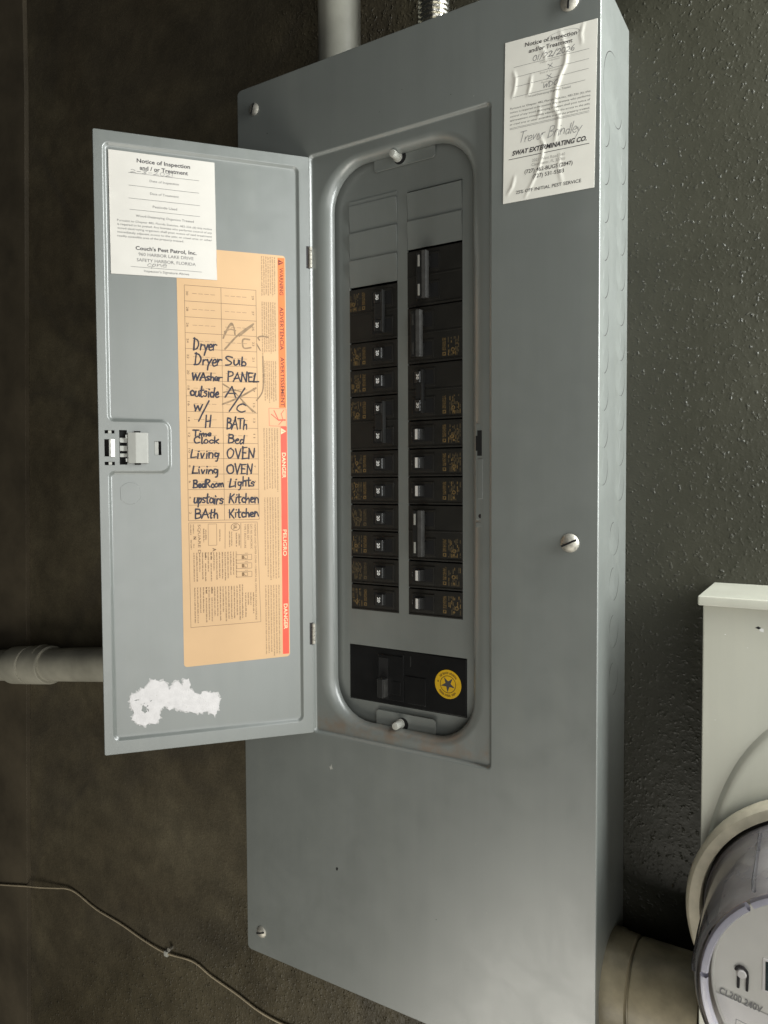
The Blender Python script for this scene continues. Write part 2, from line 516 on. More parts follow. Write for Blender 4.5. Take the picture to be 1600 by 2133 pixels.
class Sheet:
    """Draws on a plane: put(u, v, lift) gives the point in millimetres; every stroke gets its own lift."""
    def __init__(self, mb, put, lift=0.05):
        self.mb, self.put, self.l, self.n = mb, put, lift, -1

    def up(self):
        self.n = (self.n + 1) % 45
        return self.l + 0.001 * self.n

    def poly(self, pts, mat, faces=None):
        l = self.up()
        self.mb.add([self.put(u, v, l) for u, v in pts], faces or [tuple(range(len(pts)))], mat)

    def rect(self, u0, u1, v0, v1, mat):
        self.poly([(u0, v0), (u1, v0), (u1, v1), (u0, v1)], mat)

    def line(self, a, b, w, mat):
        dx, dy = b[0] - a[0], b[1] - a[1]
        L = math.hypot(dx, dy) or 1
        nx, ny = -dy / L * w / 2, dx / L * w / 2
        self.poly([(a[0] + nx, a[1] + ny), (b[0] + nx, b[1] + ny), (b[0] - nx, b[1] - ny), (a[0] - nx, a[1] - ny)], mat)

    def text(self, s, a, b, size, mat, bold=0.0, shear=0.0, res=3):
        """Baseline from a to b (the text is stretched to that length); size = height of a capital."""
        vs, fs = glyphs(s, bold, shear, res)
        if not vs:
            return
        x0, x1 = min(q[0] for q in vs), max(q[0] for q in vs)
        L = math.hypot(b[0] - a[0], b[1] - a[1])
        ex = ((b[0] - a[0]) / L, (b[1] - a[1]) / L)
        ey = (-ex[1], ex[0])
        kx, ky = L / (x1 - x0), size / 0.70
        l = self.up()
        self.mb.add([self.put(a[0] + ex[0] * (x - x0) * kx + ey[0] * y * ky, a[1] + ex[1] * (x - x0) * kx + ey[1] * y * ky, l) for x, y in vs], fs, mat)

    def stroke(self, pts, w, mat, smooth=True, jit=0.0, taper=0.15):
        if smooth and len(pts) > 2:
            q = []
            P = [pts[0]] + list(pts) + [pts[-1]]
            for i in range(1, len(P) - 2):
                for k in range(5):
                    t = k / 5
                    q.append(tuple(0.5 * (2 * P[i][c] + (P[i + 1][c] - P[i - 1][c]) * t + (2 * P[i - 1][c] - 5 * P[i][c] + 4 * P[i + 1][c] - P[i + 2][c]) * t * t + (3 * P[i][c] - P[i - 1][c] - 3 * P[i + 1][c] + P[i + 2][c]) * t ** 3) for c in (0, 1)))
            q.append(pts[-1])
            pts = q
        pts = [(x + random.uniform(-jit, jit), y + random.uniform(-jit, jit)) for x, y in pts]
        Lf, Rt = [], []
        n = len(pts)
        for i, p in enumerate(pts):
            a, b = pts[max(i - 1, 0)], pts[min(i + 1, n - 1)]
            dx, dy = b[0] - a[0], b[1] - a[1]
            L = math.hypot(dx, dy) or 1
            ww = w * (1 - taper * (i / max(1, n - 1))) * random.uniform(0.93, 1.07) / 2
            Lf.append((p[0] - dy / L * ww, p[1] + dx / L * ww))
            Rt.append((p[0] + dy / L * ww, p[1] - dx / L * ww))
        l = self.up()
        vs = [self.put(u, v, l) for u, v in Lf + Rt]
        self.mb.add(vs, [(i, i + 1, n + i + 1, n + i) for i in range(n - 1)], mat)
        for p in (pts[0], pts[-1]):
            r = w * 0.5 * (1 if p is pts[0] else 1 - taper)
            self.poly([(p[0] + r * math.cos(t * math.pi / 4), p[1] + r * math.sin(t * math.pi / 4)) for t in range(8)], mat)

    def greek(self, a, b, h, mat, dens=0.62):
        """A line of print too small to read: words of letter-sized marks from a to b."""
        L = math.hypot(b[0] - a[0], b[1] - a[1])
        ex = ((b[0] - a[0]) / L, (b[1] - a[1]) / L)
        ey = (-ex[1], ex[0])
        x = 0.0
        vs, fs = [], []
        while x < L - h * 0.5:
            for _ in range(random.randint(2, 9)):
                w = h * random.choice((0.32, 0.5, 0.5, 0.58, 0.7))
                if x + w > L:
                    break
                hh = h * random.choice((0.7, 0.7, 0.72, 1.0, 1.0))
                y0 = -0.25 * h if random.random() < 0.1 else 0
                k = len(vs)
                for du, dv in ((0, y0), (w * dens, y0), (w * dens, hh), (0, hh)):
                    vs.append((a[0] + ex[0] * (x + du) + ey[0] * dv, a[1] + ex[1] * (x + du) + ey[1] * dv))
                fs.append((k, k + 1, k + 2, k + 3))
                x += w
            x += h * 0.45
        if vs:
            l = self.up()
            self.mb.add([self.put(u, v, l) for u, v in vs], fs, mat)

    def circle(self, c, r0, r1, mat, n=48, a0=0.0, a1=360.0, sy=1.0, rot=0.0):
        vs = []
        full = abs(a1 - a0) >= 360
        m = n if full else n + 1
        cr, sr = math.cos(rot), math.sin(rot)
        for r in (r0, r1):
            for k in range(m):
                t = math.radians(a0 + (a1 - a0) * k / n)
                x, y = r * math.cos(t), r * math.sin(t) * sy
                vs.append((c[0] + x * cr - y * sr, c[1] + x * sr + y * cr))
        fs = [(k, (k + 1) % m, m + (k + 1) % m, m + k) for k in range(n)]
        self.poly(vs, mat, fs)

    def disc(self, c, r, mat, n=48):
        self.poly([(c[0] + r * math.cos(2 * math.pi * k / n), c[1] + r * math.sin(2 * math.pi * k / n)) for k in range(n)], mat)


# ---- handwriting: every letter as pen strokes in a box one high, (advance, [strokes])
G = {
    'A': (.75, [[(0, 0), (.38, 1.0), (.42, .95), (.68, 0)], [(.1, .38), (.62, .42)]]),
    'B': (.66, [[(.06, 0), (.1, 1)], [(.08, 1), (.45, .95), (.45, .65), (.12, .55), (.55, .42), (.52, .08), (.04, 0)]]),
    'C': (.68, [[(.55, .86), (.35, 1.0), (.08, .7), (.05, .3), (.25, .02), (.62, .1)]]),
    'D': (.72, [[(.08, 0), (.1, 1)], [(.0, .98), (.4, .88), (.58, .5), (.35, .08), (.02, .02)]]),
    'E': (.6, [[(.08, 0), (.08, 1), (.09, .98)], [(.08, 1), (.52, 1)], [(.08, .52), (.42, .54)], [(.08, .0), (.54, .03)]]),
    'H': (.72, [[(.05, 0), (.15, 1)], [(.5, 0), (.6, 1)], [(.1, .48), (.56, .55)]]),
    'K': (.66, [[(.06, 0), (.1, 1)], [(.55, .98), (.12, .45)], [(.2, .52), (.6, .0)]]),
    'L': (.56, [[(.14, .95), (.04, .06), (.08, .02), (.52, .07)]]),
    'N': (.74, [[(.05, 0), (.1, .98)], [(.1, .98), (.52, .04)], [(.52, .04), (.62, 1.05)]]),
    'O': (.76, [[(.4, .98), (.1, .8), (.04, .35), (.28, .02), (.6, .22), (.66, .7), (.4, .98), (.3, .95)]]),
    'P': (.62, [[(.06, 0), (.1, 1)], [(.06, .97), (.5, .92), (.5, .58), (.1, .48)]]),
    'R': (.66, [[(.06, 0), (.1, .98)], [(.06, .97), (.48, .9), (.46, .62), (.12, .5)], [(.2, .5), (.58, .02)]]),
    'S': (.6, [[(.52, .88), (.25, 1.0), (.08, .78), (.3, .52), (.5, .28), (.35, .04), (.04, .06)]]),
    'T': (.66, [[(0, .96), (.62, .98)], [(.32, .97), (.28, 0)]]),
    'U': (.68, [[(.08, .98), (.06, .3), (.25, .02), (.5, .2), (.56, .98)], [(.56, .6), (.6, .04)]]),
    'V': (.66, [[(.04, 1), (.3, .02)], [(.3, .02), (.6, 1)]]),
    'W': (.9, [[(.02, .9), (.18, .05)], [(.18, .05), (.42, .75)], [(.42, .75), (.58, .05)], [(.58, .05), (.86, .95)]]),
    'a': (.5, [[(.38, .5), (.15, .52), (.04, .25), (.18, .02), (.38, .25), (.4, .5)], [(.4, .5), (.44, .02)]]),
    'b': (.5, [[(.1, 1.0), (.08, .08), (.12, .04)], [(.1, .3), (.3, .5), (.44, .25), (.28, .02), (.08, .08)]]),
    'c': (.46, [[(.4, .42), (.22, .54), (.06, .28), (.18, .03), (.42, .1)]]),
    'd': (.54, [[(.38, .45), (.15, .5), (.05, .22), (.2, .02), (.42, .2)], [(.46, 1.0), (.42, .02)]]),
    'e': (.46, [[(.06, .28), (.38, .34), (.3, .54), (.1, .45), (.06, .2), (.2, .02), (.44, .1)]]),
    'g': (.5, [[(.4, .46), (.18, .52), (.06, .28), (.2, .08), (.4, .3)], [(.42, .5), (.36, -.3), (.2, -.42)]]),
    'h': (.52, [[(.1, 1.0), (.06, 0)], [(.08, .3), (.28, .52), (.4, .4), (.44, .0)]]),
    'i': (.26, [[(.12, .5), (.1, .0)], [(.15, .78), (.17, .82)]]),
    'k': (.52, [[(.1, 1.0), (.06, 0)], [(.42, .55), (.12, .25)], [(.16, .28), (.48, 0)]]),
    'l': (.26, [[(.14, 1.0), (.08, .04), (.16, .02)]]),
    'm': (.74, [[(.06, .52), (.06, 0)], [(.06, .3), (.2, .52), (.32, .4), (.32, 0)], [(.32, .3), (.48, .52), (.6, .4), (.62, 0)]]),
    'n': (.54, [[(.06, .52), (.06, 0)], [(.06, .28), (.26, .52), (.4, .4), (.44, 0)]]),
    'o': (.5, [[(.25, .52), (.06, .35), (.1, .06), (.32, .02), (.42, .3), (.25, .52)]]),
    'p': (.5, [[(.1, .52), (.04, -.4)], [(.08, .4), (.3, .52), (.42, .3), (.25, .05), (.08, .1)]]),
    'r': (.42, [[(.06, .52), (.08, 0)], [(.08, .3), (.22, .52), (.42, .48)]]),
    's': (.42, [[(.36, .46), (.18, .54), (.08, .4), (.3, .22), (.26, .04), (.02, .04)]]),
    't': (.42, [[(.2, .95), (.16, .06), (.3, .02)], [(.02, .6), (.38, .64)]]),
    'u': (.52, [[(.06, .52), (.08, .1), (.22, .02), (.38, .2), (.42, .52)], [(.42, .52), (.46, .02)]]),
    'v': (.46, [[(.04, .52), (.2, .02)], [(.2, .02), (.42, .54)]]),
    'y': (.5, [[(.06, .5), (.2, .1)], [(.46, .54), (.22, .0), (.1, -.45)]]),
    'w': (.66, [[(.02, .5), (.14, .03)], [(.14, .03), (.3, .4)], [(.3, .4), (.44, .03)], [(.44, .03), (.62, .52)]]),
    '0': (.56, [[(.3, .95), (.08, .7), (.08, .2), (.28, .02), (.46, .3), (.44, .8), (.3, .95)]]),
    '1': (.3, [[(.16, .98), (.1, .0)]]),
    '2': (.56, [[(.06, .78), (.25, .98), (.44, .75), (.3, .4), (.04, .04)], [(.04, .04), (.52, .06)]]),
    '3': (.54, [[(.08, .9), (.3, 1.0), (.42, .78), (.2, .54), (.44, .35), (.34, .06), (.04, .06)]]),
    '6': (.54, [[(.42, .98), (.14, .6), (.08, .2), (.28, .02), (.44, .22), (.3, .42), (.1, .28)]]),
    '/': (.5, [[(.5, 1.15), (0, -.1)]]),
    '-': (.5, [[(.08, .45), (.4, .48)]]),
    ' ': (.4, []),
}


def write(sh, word, a, b, h, w, mat, jit=0.045, slant=0.0):
    b = (b[0], b[1] + random.uniform(-.04, .04) * h * len(word) ** .5)
    adv = [G[c][0] for c in word]
    W = sum(adv) or 1
    L = math.hypot(b[0] - a[0], b[1] - a[1])
    ex = ((b[0] - a[0]) / L, (b[1] - a[1]) / L)
    ey = (-ex[1], ex[0])
    kx = L / W
    x = 0.0
    for c, ad in zip(word, adv):
        dy = random.uniform(-.05, .05)
        sc_ = random.uniform(.92, 1.08)
        for st in G[c][1]:
            q = []
            for (px, py) in st:
                X = (x + px + random.uniform(-jit, jit)) * kx + slant * py * h
                Yv = (py * sc_ + dy + random.uniform(-jit, jit)) * h
                q.append((a[0] + ex[0] * X + ey[0] * Yv, a[1] + ex[1] * X + ey[1] * Yv))
            sh.stroke(q, w * random.uniform(.88, 1.1), mat)
        x += ad


# ================================================================== the wall
w = MB()
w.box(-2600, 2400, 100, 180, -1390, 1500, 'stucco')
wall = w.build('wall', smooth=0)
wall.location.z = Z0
wall['kind'] = 'structure'

t = MB()
t.prism([(-950, -1380), (-743, -1380), (-676, 620), (-673, 1450), (-900, 1450)], 'y', 93, 100, 'trim', 0.7)
tb = t.build('corner_board')
tb.location.z = Z0
tb['label'] = 'dusted brown upright board along the wall left of the open panel'
tb['category'] = 'board'

# ================================================================== the breaker panel
panel = thing('breaker_panel', 'grey steel breaker panel with its door swung open, screwed to the dark stucco wall', 'breaker panel')
HW, HH = 181.0, 438.0

# box behind the cover
b = MB()
b.loops([rrect(0, 0, 176.6, 433.6, 1.6, 3.2), rrect(0, 0, 178, 435, 2.4, 3.2), rrect(0, 0, 178, 435, 2.4, 98.6), rrect(0, 0, 177.4, 434.4, 2.0, 99.5)], 'paint', cap='paint')
b.loops([rrect(0, 0, 176.6, 433.6, 1.6, 3.2), rrect(0, 0, 176.6, 433.6, 1.6, 97.5)], 'paint', cap='paint')
# dark inside seen past the breakers is a near-black sheet painted in for shade, set behind the dead front
b.build('enclosure', panel)

# cover: one stamped sheet with the recessed door pocket and the rolled lip of its opening
CZ = 80.0
c = MB()
def pk(d, y, r):                       # pocket outline shrunk by d
    return rrect(0, CZ, 92.3 - d, 274.6 - d, r, y)
loops = [rrect(0, 0, HW - 1.5, HH - 1.5, 4.0, 3.0), rrect(0, 0, HW, HH, 5.0, 3.0), rrect(0, 0, HW, HH, 5.0, 0.9), rrect(0, 0, HW - .3, HH - .3, 4.7, 0.3),
         rrect(0, 0, HW - .9, HH - .9, 4.2, 0.0), pk(-1.0, 0.0, 4.5), pk(-0.2, 0.15, 4.0), pk(0.5, 0.9, 3.6), pk(1.1, 2.3, 3.3), pk(1.8, 3.0, 3.0), pk(2.6, 3.1, 2.6)]
mats = ['paint'] * (len(loops) - 1)
ox, oz = 86.0, 266.0                   # where the lip starts to roll inwards
ix, iz = 72.0, 259.0                   # the opening
for k in range(0, 10):
    a = math.radians(90 * k / 9)
    fx = math.sin(a)
    fy = 1 - math.cos(a)
    hx = ox + (ix - ox) * fx
    hz = oz + (iz - oz) * fx
    loops.append(rrect(0, CZ, hx, hz, 50 - 12 * fx, 3.1 + 9.4 * fy))
    mats.append('paint_rust')
loops.append(rrect(0, CZ, ix + .3, iz + .3, 38.3, 13.6))
mats.append('paint_rust')
loops.append(rrect(0, CZ, ix + 3, iz + 3, 41, 13.8))
mats.append('paint')
c.loops(loops, mats)
c.build('cover', panel, smooth=40)

# dead front with two rows of breaker windows and the main's window
def grid_plate(xs, zs, holes, y0, y1, mat):
    m = MB()
    for i in range(len(xs) - 1):
        for j in range(len(zs) - 1):
            xm, zm = (xs[i] + xs[i + 1]) / 2, (zs[j] + zs[j + 1]) / 2
            if any(h[0] < xm < h[1] and h[2] < zm < h[3] for h in holes):
                continue
            vs = [(xs[i], y0, zs[j]), (xs[i + 1], y0, zs[j]), (xs[i + 1], y0, zs[j + 1]), (xs[i], y0, zs[j + 1])]
            m.add(vs, [(0, 1, 2, 3)], mat)
    for h in holes:
        x0, x1, z0, z1 = h
        r = [(x0, z0), (x1, z0), (x1, z1), (x0, z1)]
        for k in range(4):
            p, q = r[k], r[(k + 1) % 4]
            m.add([(p[0], y0, p[1]), (q[0], y0, q[1]), (q[0], y1, q[1]), (p[0], y1, p[1])], [(0, 1, 2, 3)], mat)
    return m
LX0, LX1, RX0, RX1 = -58.5, -6.3, 4.3, 58.6
ZB, ZL, ZR, ZT = -73.0, 308.0, 306.0, 311.0
holes = [(LX0, LX1, ZB, 309.5), (RX0, RX1, ZB, 306.0), (-61.3, 62.6, -160.6, -108.0)]
xs = sorted({-92, 92, LX0, LX1, RX0, RX1, -61.3, 62.6})
zs = sorted({-200, 352, ZB, 309.5, 306.0, -160.6, -108.0})
df = grid_plate(xs, zs, holes, 17.6, 20.0, 'paint')
df.box(-92, 92, 42, 44, -200, 352, 'void')  # black sheet standing in for the shade inside the box
df.build('dead_front', panel, smooth=0)

# mounting tabs with their plastic screws
for nm, x0, x1, z0, z1, kz in (('top', -28.5, 34, 329.5, 352, 337.3), ('bottom', -29.5, 33, -192, -166, -175.2)):
    m = MB()
    m.prism([(x0 + 2, z0), (x1 - 2, z0), (x1, z0 + 2), (x1, z1 - 2), (x1 - 2, z1), (x0 + 2, z1), (x0, z1 - 2), (x0, z0 + 2)], 'y', 14.1, 15.6, 'paint', 0.35)
    m.box(x0 + 4, x1 - 4, 15.5, 17.7, z0 + 1.5, z1 - 1.5, 'paint')
    tab = m.build('mounting_tab', panel)
    m = MB()
    m.lathe([(14.3, 4.4), (12.6, 4.4), (12.4, 3.4), (4.5, 3.4), (3.7, 3.0), (3.4, 0.01)], (-3, 0, kz), 'y', 'knob', 20)
    m.lathe([(14.05, 6.2), (13.95, 0.01)], (-1.0, 0, kz - .5), 'y', 'void', 20, caps=False)
    m.build('screw', tab)

# blank fillers, each leaning a little like a louvre
def filler(x0, x1, zc, h=24.6):
    m = MB()
    def tf(q):
        q = q.copy()
        q.y += -(q.z - zc) * 0.075
        return q
    m.box(x0 + .3, x1 - .3, 16.9, 18.4, zc - h / 2, zc + h / 2, 'paint', 0.35, tf=tf)
    m.build('filler_plate', panel)
PITCH = 25.25
for k in range(3):
    filler(LX0, LX1, 229.6 + 12.6 + PITCH * k)
filler(LX0, LX1, 307.3, 4.2)
for k in range(2):
    filler(RX0, RX1, 254.6 + 12.6 + PITCH * k)


# ---- breakers.  Built once per kind round their own centre, then placed; side = +1: handle towards the middle from the left column
def gold_label(sh, u0, u1, v0, v1, seed, dim=False, col_left=False):
    rnd = random.Random(seed)
    a, b_ = ('gold2', 'gold') if not dim else ('gold2', 'gold2')
    # a narrow column of print, a small square, and blocks of print beside it
    cu = u0 if col_left else u1 - 4.2
    sh.rect(cu + .2, cu + 3.6, v0 + .5, v0 + 3.7, b_)
    sh.rect(cu + 1.2, cu + 2.6, v0 + 1.4, v0 + 2.8, 'black')
    for q in (0.4, 1.6, 2.8):
        sh.greek((cu + q + .7, v0 + 5), (cu + q + .7, v1), .95, b_, .7)
    w0, w1 = (u0 + 5.4, u1) if col_left else (u0, u1 - 5.6)
    n = 9
    for k in range(n):
        x = w0 + (w1 - w0) * (k + .5) / n
        z = v0
        while z < v1 - 1.0:
            L = rnd.uniform(1.0, 5.5)
            if rnd.random() < .62:
                sh.rect(x - .42, x + .42 * rnd.uniform(.6, 1.2), z, min(v1, z + L), rnd.choice((a, b_, a)))
            z += L + rnd.uniform(.5, 2.0)
    sh.circle((w0 + (w1 - w0) * rnd.uniform(.3, .7), rnd.uniform(v0 + 4, v1 - 3)), 1.0, 1.9, b_, 14)
    sh.disc((w0 + (w1 - w0) * .45, v0 + 2.2), 1.1, b_, 12)


def put_front(y):
    return lambda u, v, l: (u, y - l, v)


def breaker(side, rows, seed, handle_kind, number, label=True, dim=False, shift=0.0):
    """side -1: left column (handle towards the middle), +1: right column. Local origin = centre of the breaker's face."""
    hz = PITCH * rows / 2 - .55
    W = 26.4 if side < 0 else 27.4
    m = MB()
    m.box(-W, W, 0.2, 24, -hz, hz, 'black', 0.6)
    s = -side                                   # +1 for the left column: the middle of the panel lies at +u
    hx = {-1: 8.0, 1: -14.0}[side] + shift      # where the handles sit
    for k in range(rows):
        zc = (k - (rows - 1) / 2) * PITCH
        # raised escutcheon round the handle, and the recess either side of it
        m.box(hx - 9.5, hx + 13.5, -0.9, 0.5, zc - 8.2, zc + 8.2, 'black', 0.5)
        m.box(hx - 8.2, hx + 12.2, -1.0, 0.4, zc - 6.2, zc + 6.2, 'void')
        m.box(-W + .6, W - .6, -0.5, .4, zc - 11.6, zc - 10.2, 'black', 0.3)
    o = m.build('breaker', panel)
    hs = []
    for k in range(rows):
        zc = (k - (rows - 1) / 2) * PITCH
        h = MB()
        if side < 0:
            prof = [(hx - 4.6, 0.5), (hx - 3.8, -5.6), (hx - 2.6, -6.2), (hx + 3.6, -5.6), (hx + 4.4, -4.6), (hx + 5.0, .5)]
        else:
            prof = [(hx - 5.0, .5), (hx - 4.4, -5.2), (hx - 3.6, -6.4), (hx + .9, -7.4), (hx + 1.9, -6.8), (hx + 5.2, .5)]
        h.prism(prof, 'z', zc - 4.9, zc + 4.9, 'handle', 0.5)
        sh = Sheet(h, put_front(0.0), 0)
        if side < 0:
            ya = lambda u, v, l: (u, -6.2 + (u - (hx - 2.6)) * .6 / 6.2 - l, v)
            sh = Sheet(h, ya, 0.06)
            sh.text(str(number), (hx - 1.3, zc + 2.5), (hx - 1.3, zc - 2.3), 2.9, 'white_ink_and_glint', 0.03)
        else:
            yb = lambda u, v, l: (u, -6.4 - (u - (hx - 3.6)) * 1.0 / 4.5 - l, v)
            sh = Sheet(h, yb, 0.06)
            if handle_kind == 'single':
                sh.rect(hx - 2.2, hx + .8, zc - 4.5, zc + 4.5, 'white_ink_and_glint')  # pale strip painted for the bright reflection off the handle's end
                ym = Sheet(h, put_front(-.9), 0.06)
                ym.text(str(number), (hx - 9.0, zc + 2.0), (hx - 9.0, zc - 2.0), 2.2, 'ink_grey', 0.02)
            elif handle_kind == 'numbered':
                sh.text(str(number), (hx - 1.8, zc + 2.5), (hx - 1.8, zc - 2.3), 2.9, 'white_ink_and_glint', 0.03)
        hs.append(h.build('handle', o))
    if rows > 1:
        h = MB()
        z0, z1 = -PITCH / 2 - 6.5, PITCH / 2 + 6.5
        if handle_kind == 'bar':
            z0, z1 = -PITCH / 2 - 7.2, PITCH / 2 + 7.2
            h.box(hx - 5.6, hx - .4, -8.4, -5.6, z0, z1, 'handle', .5)
            h.prism([(hx - .1, -7.0), (hx + .5, -10.4), (hx + 4.6, -9.8), (hx + 5.6, -5.4)], 'z', z0 - .8, z1 + .8, 'tie', .6)
            for zc in (-PITCH / 2, PITCH / 2):
                h.box(hx - 4.0, hx - 2.0, -8.9, -8.2, zc - 5, zc + 5, 'latch' if shift else 'tie', .25)
        else:
            e = 4.6 if side < 0 else 2.2
            h.box(hx + e, hx + e + 1.6, -6.6, -1.4, z0, z1, 'handle', .4)
            h.box(hx - 3.4, hx + e + .8, -5.4, -1.8, -PITCH / 2 + 5.2, PITCH / 2 - 5.2, 'handle', .4)
        h.build('handle_tie', o)
    if label:
        lb = MB()
        sh = Sheet(lb, put_front(0.12), 0.0)
        zc = (PITCH / 2 if side < 0 else -PITCH / 2) if rows > 1 else 0
        if side < 0:
            gold_label(sh, -25.4, -8.2, zc - 8.2, zc + 8.4, seed, dim)
        else:
            gold_label(sh, 7.6, 25.6, zc - 8.2, zc + 8.2, seed, dim, True)
        lb.build('label', o, smooth=0, weld=False)
    return o


def place(o, x, z, label):
    o.location = (x * K, 17.2 * K, z * K)
    o['label'] = label
    return o


LC, RC = (LX0 + LX1) / 2, (RX0 + RX1) / 2
zrow = lambda k: -62.2 + PITCH * k
n = 0
for k, rows, amp in ((10, 2, 30), (9, 1, 20), (8, 1, 20), (6, 2, 30), (5, 1, 20), (4, 1, 20), (3, 1, 20), (2, 1, 20), (1, 1, 20), (0, 1, 20)):
    n += 1
    o = breaker(-1, rows, 10 + n, 'tie', amp, True, dim=n in (7, 9))
    place(o, LC, zrow(k) + (PITCH / 2 if rows > 1 else 0),
          ('double black breaker with two tied %s amp handles' if rows > 1 else 'single black breaker with a %s amp handle and gold print') % amp)
for k, rows, kind, amp, lab in ((11, 2, 'bar', '', False), (9, 2, 'bar', '', True), (7, 2, 'numbered', 30, True), (6, 1, 'single', 15, True), (5, 1, 'single', 15, True),
                                (4, 1, 'single', 15, True), (2, 2, 'bar', '', True), (1, 1, 'single', 15, True), (0, 1, 'single', 15, True)):
    n += 1
    o = breaker(1, rows, 40 + n, kind, amp, lab, shift=6.2 if not lab else 0.0 if k == 9 else 1.2 if rows > 1 else 0.0)
    place(o, RC, zrow(k) + (PITCH / 2 if rows > 1 else 0),
          'double black breaker with two tied %s amp handles' % amp if kind == 'numbered' else 'double black breaker with a long handle tie bar' if rows > 1 else 'single black breaker with a pale reflection painted on its handle')

# ---- main breaker with its yellow star sticker
m = MB()
m.box(-60.9, 62.2, 17.4, 40, -160.2, -108.4, 'black_gloss', .8)
m.box(-29, -1, 16.2, 17.8, -156, -114, 'black_gloss', .8)
m.box(-27.6, -17.5, 15.9, 17.0, -155, -117, 'void', .2)
m.box(0, 22, 16.4, 17.8, -156.5, -131, 'black_gloss', .8)
m.box(-14, -4, 15.6, 16.8, -150, -137.5, 'black_gloss', .5)
for x in (-2, 5.5):
    m.box(x, x + .9, 16.6, 17.6, -122, -112.5, 'handle', .2)
m.box(25, 61.5, 16.9, 17.8, -159.5, -109, 'black_gloss', .4)
mb_ = m.build('main_breaker', panel)
h = MB()
h.prism([(-26.5, 17.2), (-25.6, 9.4), (-24.6, 8.6), (-19.2, 8.6), (-18.3, 9.4), (-17.6, 17.2)], 'z', -152.8, -135.6, 'handle', .6)
h.box(-18.2, -17.7, 8.8, 17.0, -152.4, -136, 'tie', .2)
h.build('handle', mb_)
s_ = MB()
s_.lathe([(16.75, 13.0), (16.55, 13.0), (16.5, 12.9)], (44.4, 0, -132.9), 'y', 'yellow', 48)
sh = Sheet(s_, put_front(16.5), 0.03)
cS = (44.4, -132.9)
sh.circle(cS, 7.3, 7.9, 'brown_ink')
pts = []
for k in range(10):
    r = 7.3 if k % 2 == 0 else 2.7
    a = math.radians(-93 + 36 * k)
    pts.append((cS[0] + r * math.cos(a), cS[1] + r * math.sin(a)))
sh.poly(pts, 'ink')
rnd = random.Random(3)
for a0, a1 in ((35, 80), (88, 120), (126, 140), (165, 172), (215, 245), (252, 285), (292, 318)):
    a = a0
    while a < a1:
        r0, r1 = 9.1, 9.1 + rnd.choice((1.7, 1.9, 2.1))
        d = rnd.choice((2.4, 3.6))
        q = [(cS[0] + r * math.cos(math.radians(t_)), cS[1] + r * math.sin(math.radians(t_))) for r, t_ in ((r0, a), (r1, a), (r1, a + d), (r0, a + d))]
        sh.poly(q, 'brown_ink')
        a += d + 2.0
s_.build('round_sticker', mb_, weld=False)

# ---- cover screws
for x, z, r, rot, dome in ((-159, 414.7, 6.0, 70, 2.6), (-161.6, -414.6, 6.0, 20, 2.8), (157.2, 411.6, 7.4, 85, 3.2), (158.9, -1.7, 7.4, 25, 3.6)):
    m = MB()
    m.lathe([(0.02, r), (-.5, r), (-dome * .6, r * .82), (-dome * .9, r * .5), (-dome, .01)], (0, 0, 0), 'y', 'zinc', 28)
    ca, sa = math.cos(math.radians(rot)), math.sin(math.radians(rot))
    def tf(q):
        return Vector((q.x * ca - q.z * sa, q.y, q.x * sa + q.z * ca))
    m.box(-r * .85, r * .85, -dome - .05, -dome * .55, -.75, .75, 'void', tf=tf)
    m.build('cover_screw', panel, (x, 0, z))

# ---- scratches and specks of bare metal
def chip(x, z, pts, mat, parent=None, y=0.0):
    m = MB()
    sh = Sheet(m, put_front(y), 0.03)
    sh.poly([(x + u, z + v) for u, v in pts], mat)
    m.build('paint_chip', parent or panel, smooth=0, weld=False)
chip(-71.8, -225, [(-.6, -3), (.5, -1.2), (2.2, -1.6), (.9, .2), (.4, 3.2), (-.5, .6), (-2.1, .4)], 'knob')
chip(-66, -322.5, [(-1, -1.6), (.8, -1.2), (1.3, 1.1), (.1, 1.8), (-1.2, .9)], 'void')
for k in range(12):
    x, z = random.uniform(-170, 175), random.choice((random.uniform(-430, -205), random.uniform(360, 430)))
    r = random.uniform(.25, .5)
    chip(x, z, [(r * random.uniform(.5, 1.6) * math.cos(a), r * random.uniform(.5, 1.8) * math.sin(a)) for a in (0, 1.1, 2.2, 3.3, 4.4, 5.4)], random.choice(('knob', 'ink_grey', 'void')))

# ---- latch strike on the right side of the opening
m = MB()
m.box(76.5, 86.5, 3.6, 8, 14, 96, 'paint', 1.6)
m.box(79.0, 84.2, 2.9, 4.6, 32, 66, 'paint', .8)
st = m.build('strike_plate', panel)
m = MB()
m.prism([(78.8, 68.3), (83.6, 68.3), (83.6, 89.5), (78.8, 89.5), (78.8, 85), (77.4, 85), (77.4, 72.6), (78.8, 72.6)], 'y', 3.35, 5, 'void')
m.build('latch_slot', st)
m = MB()
m.lathe([(3.55, 1.9), (3.5, .01)], (81.6, 0, 17.8), 'y', 'gasket', 16, caps=False)
m.box(77.5, 85.5, 3.45, 4.4, 8.5, 12.5, 'paint_rust', .3)
m.build('rivet', st)

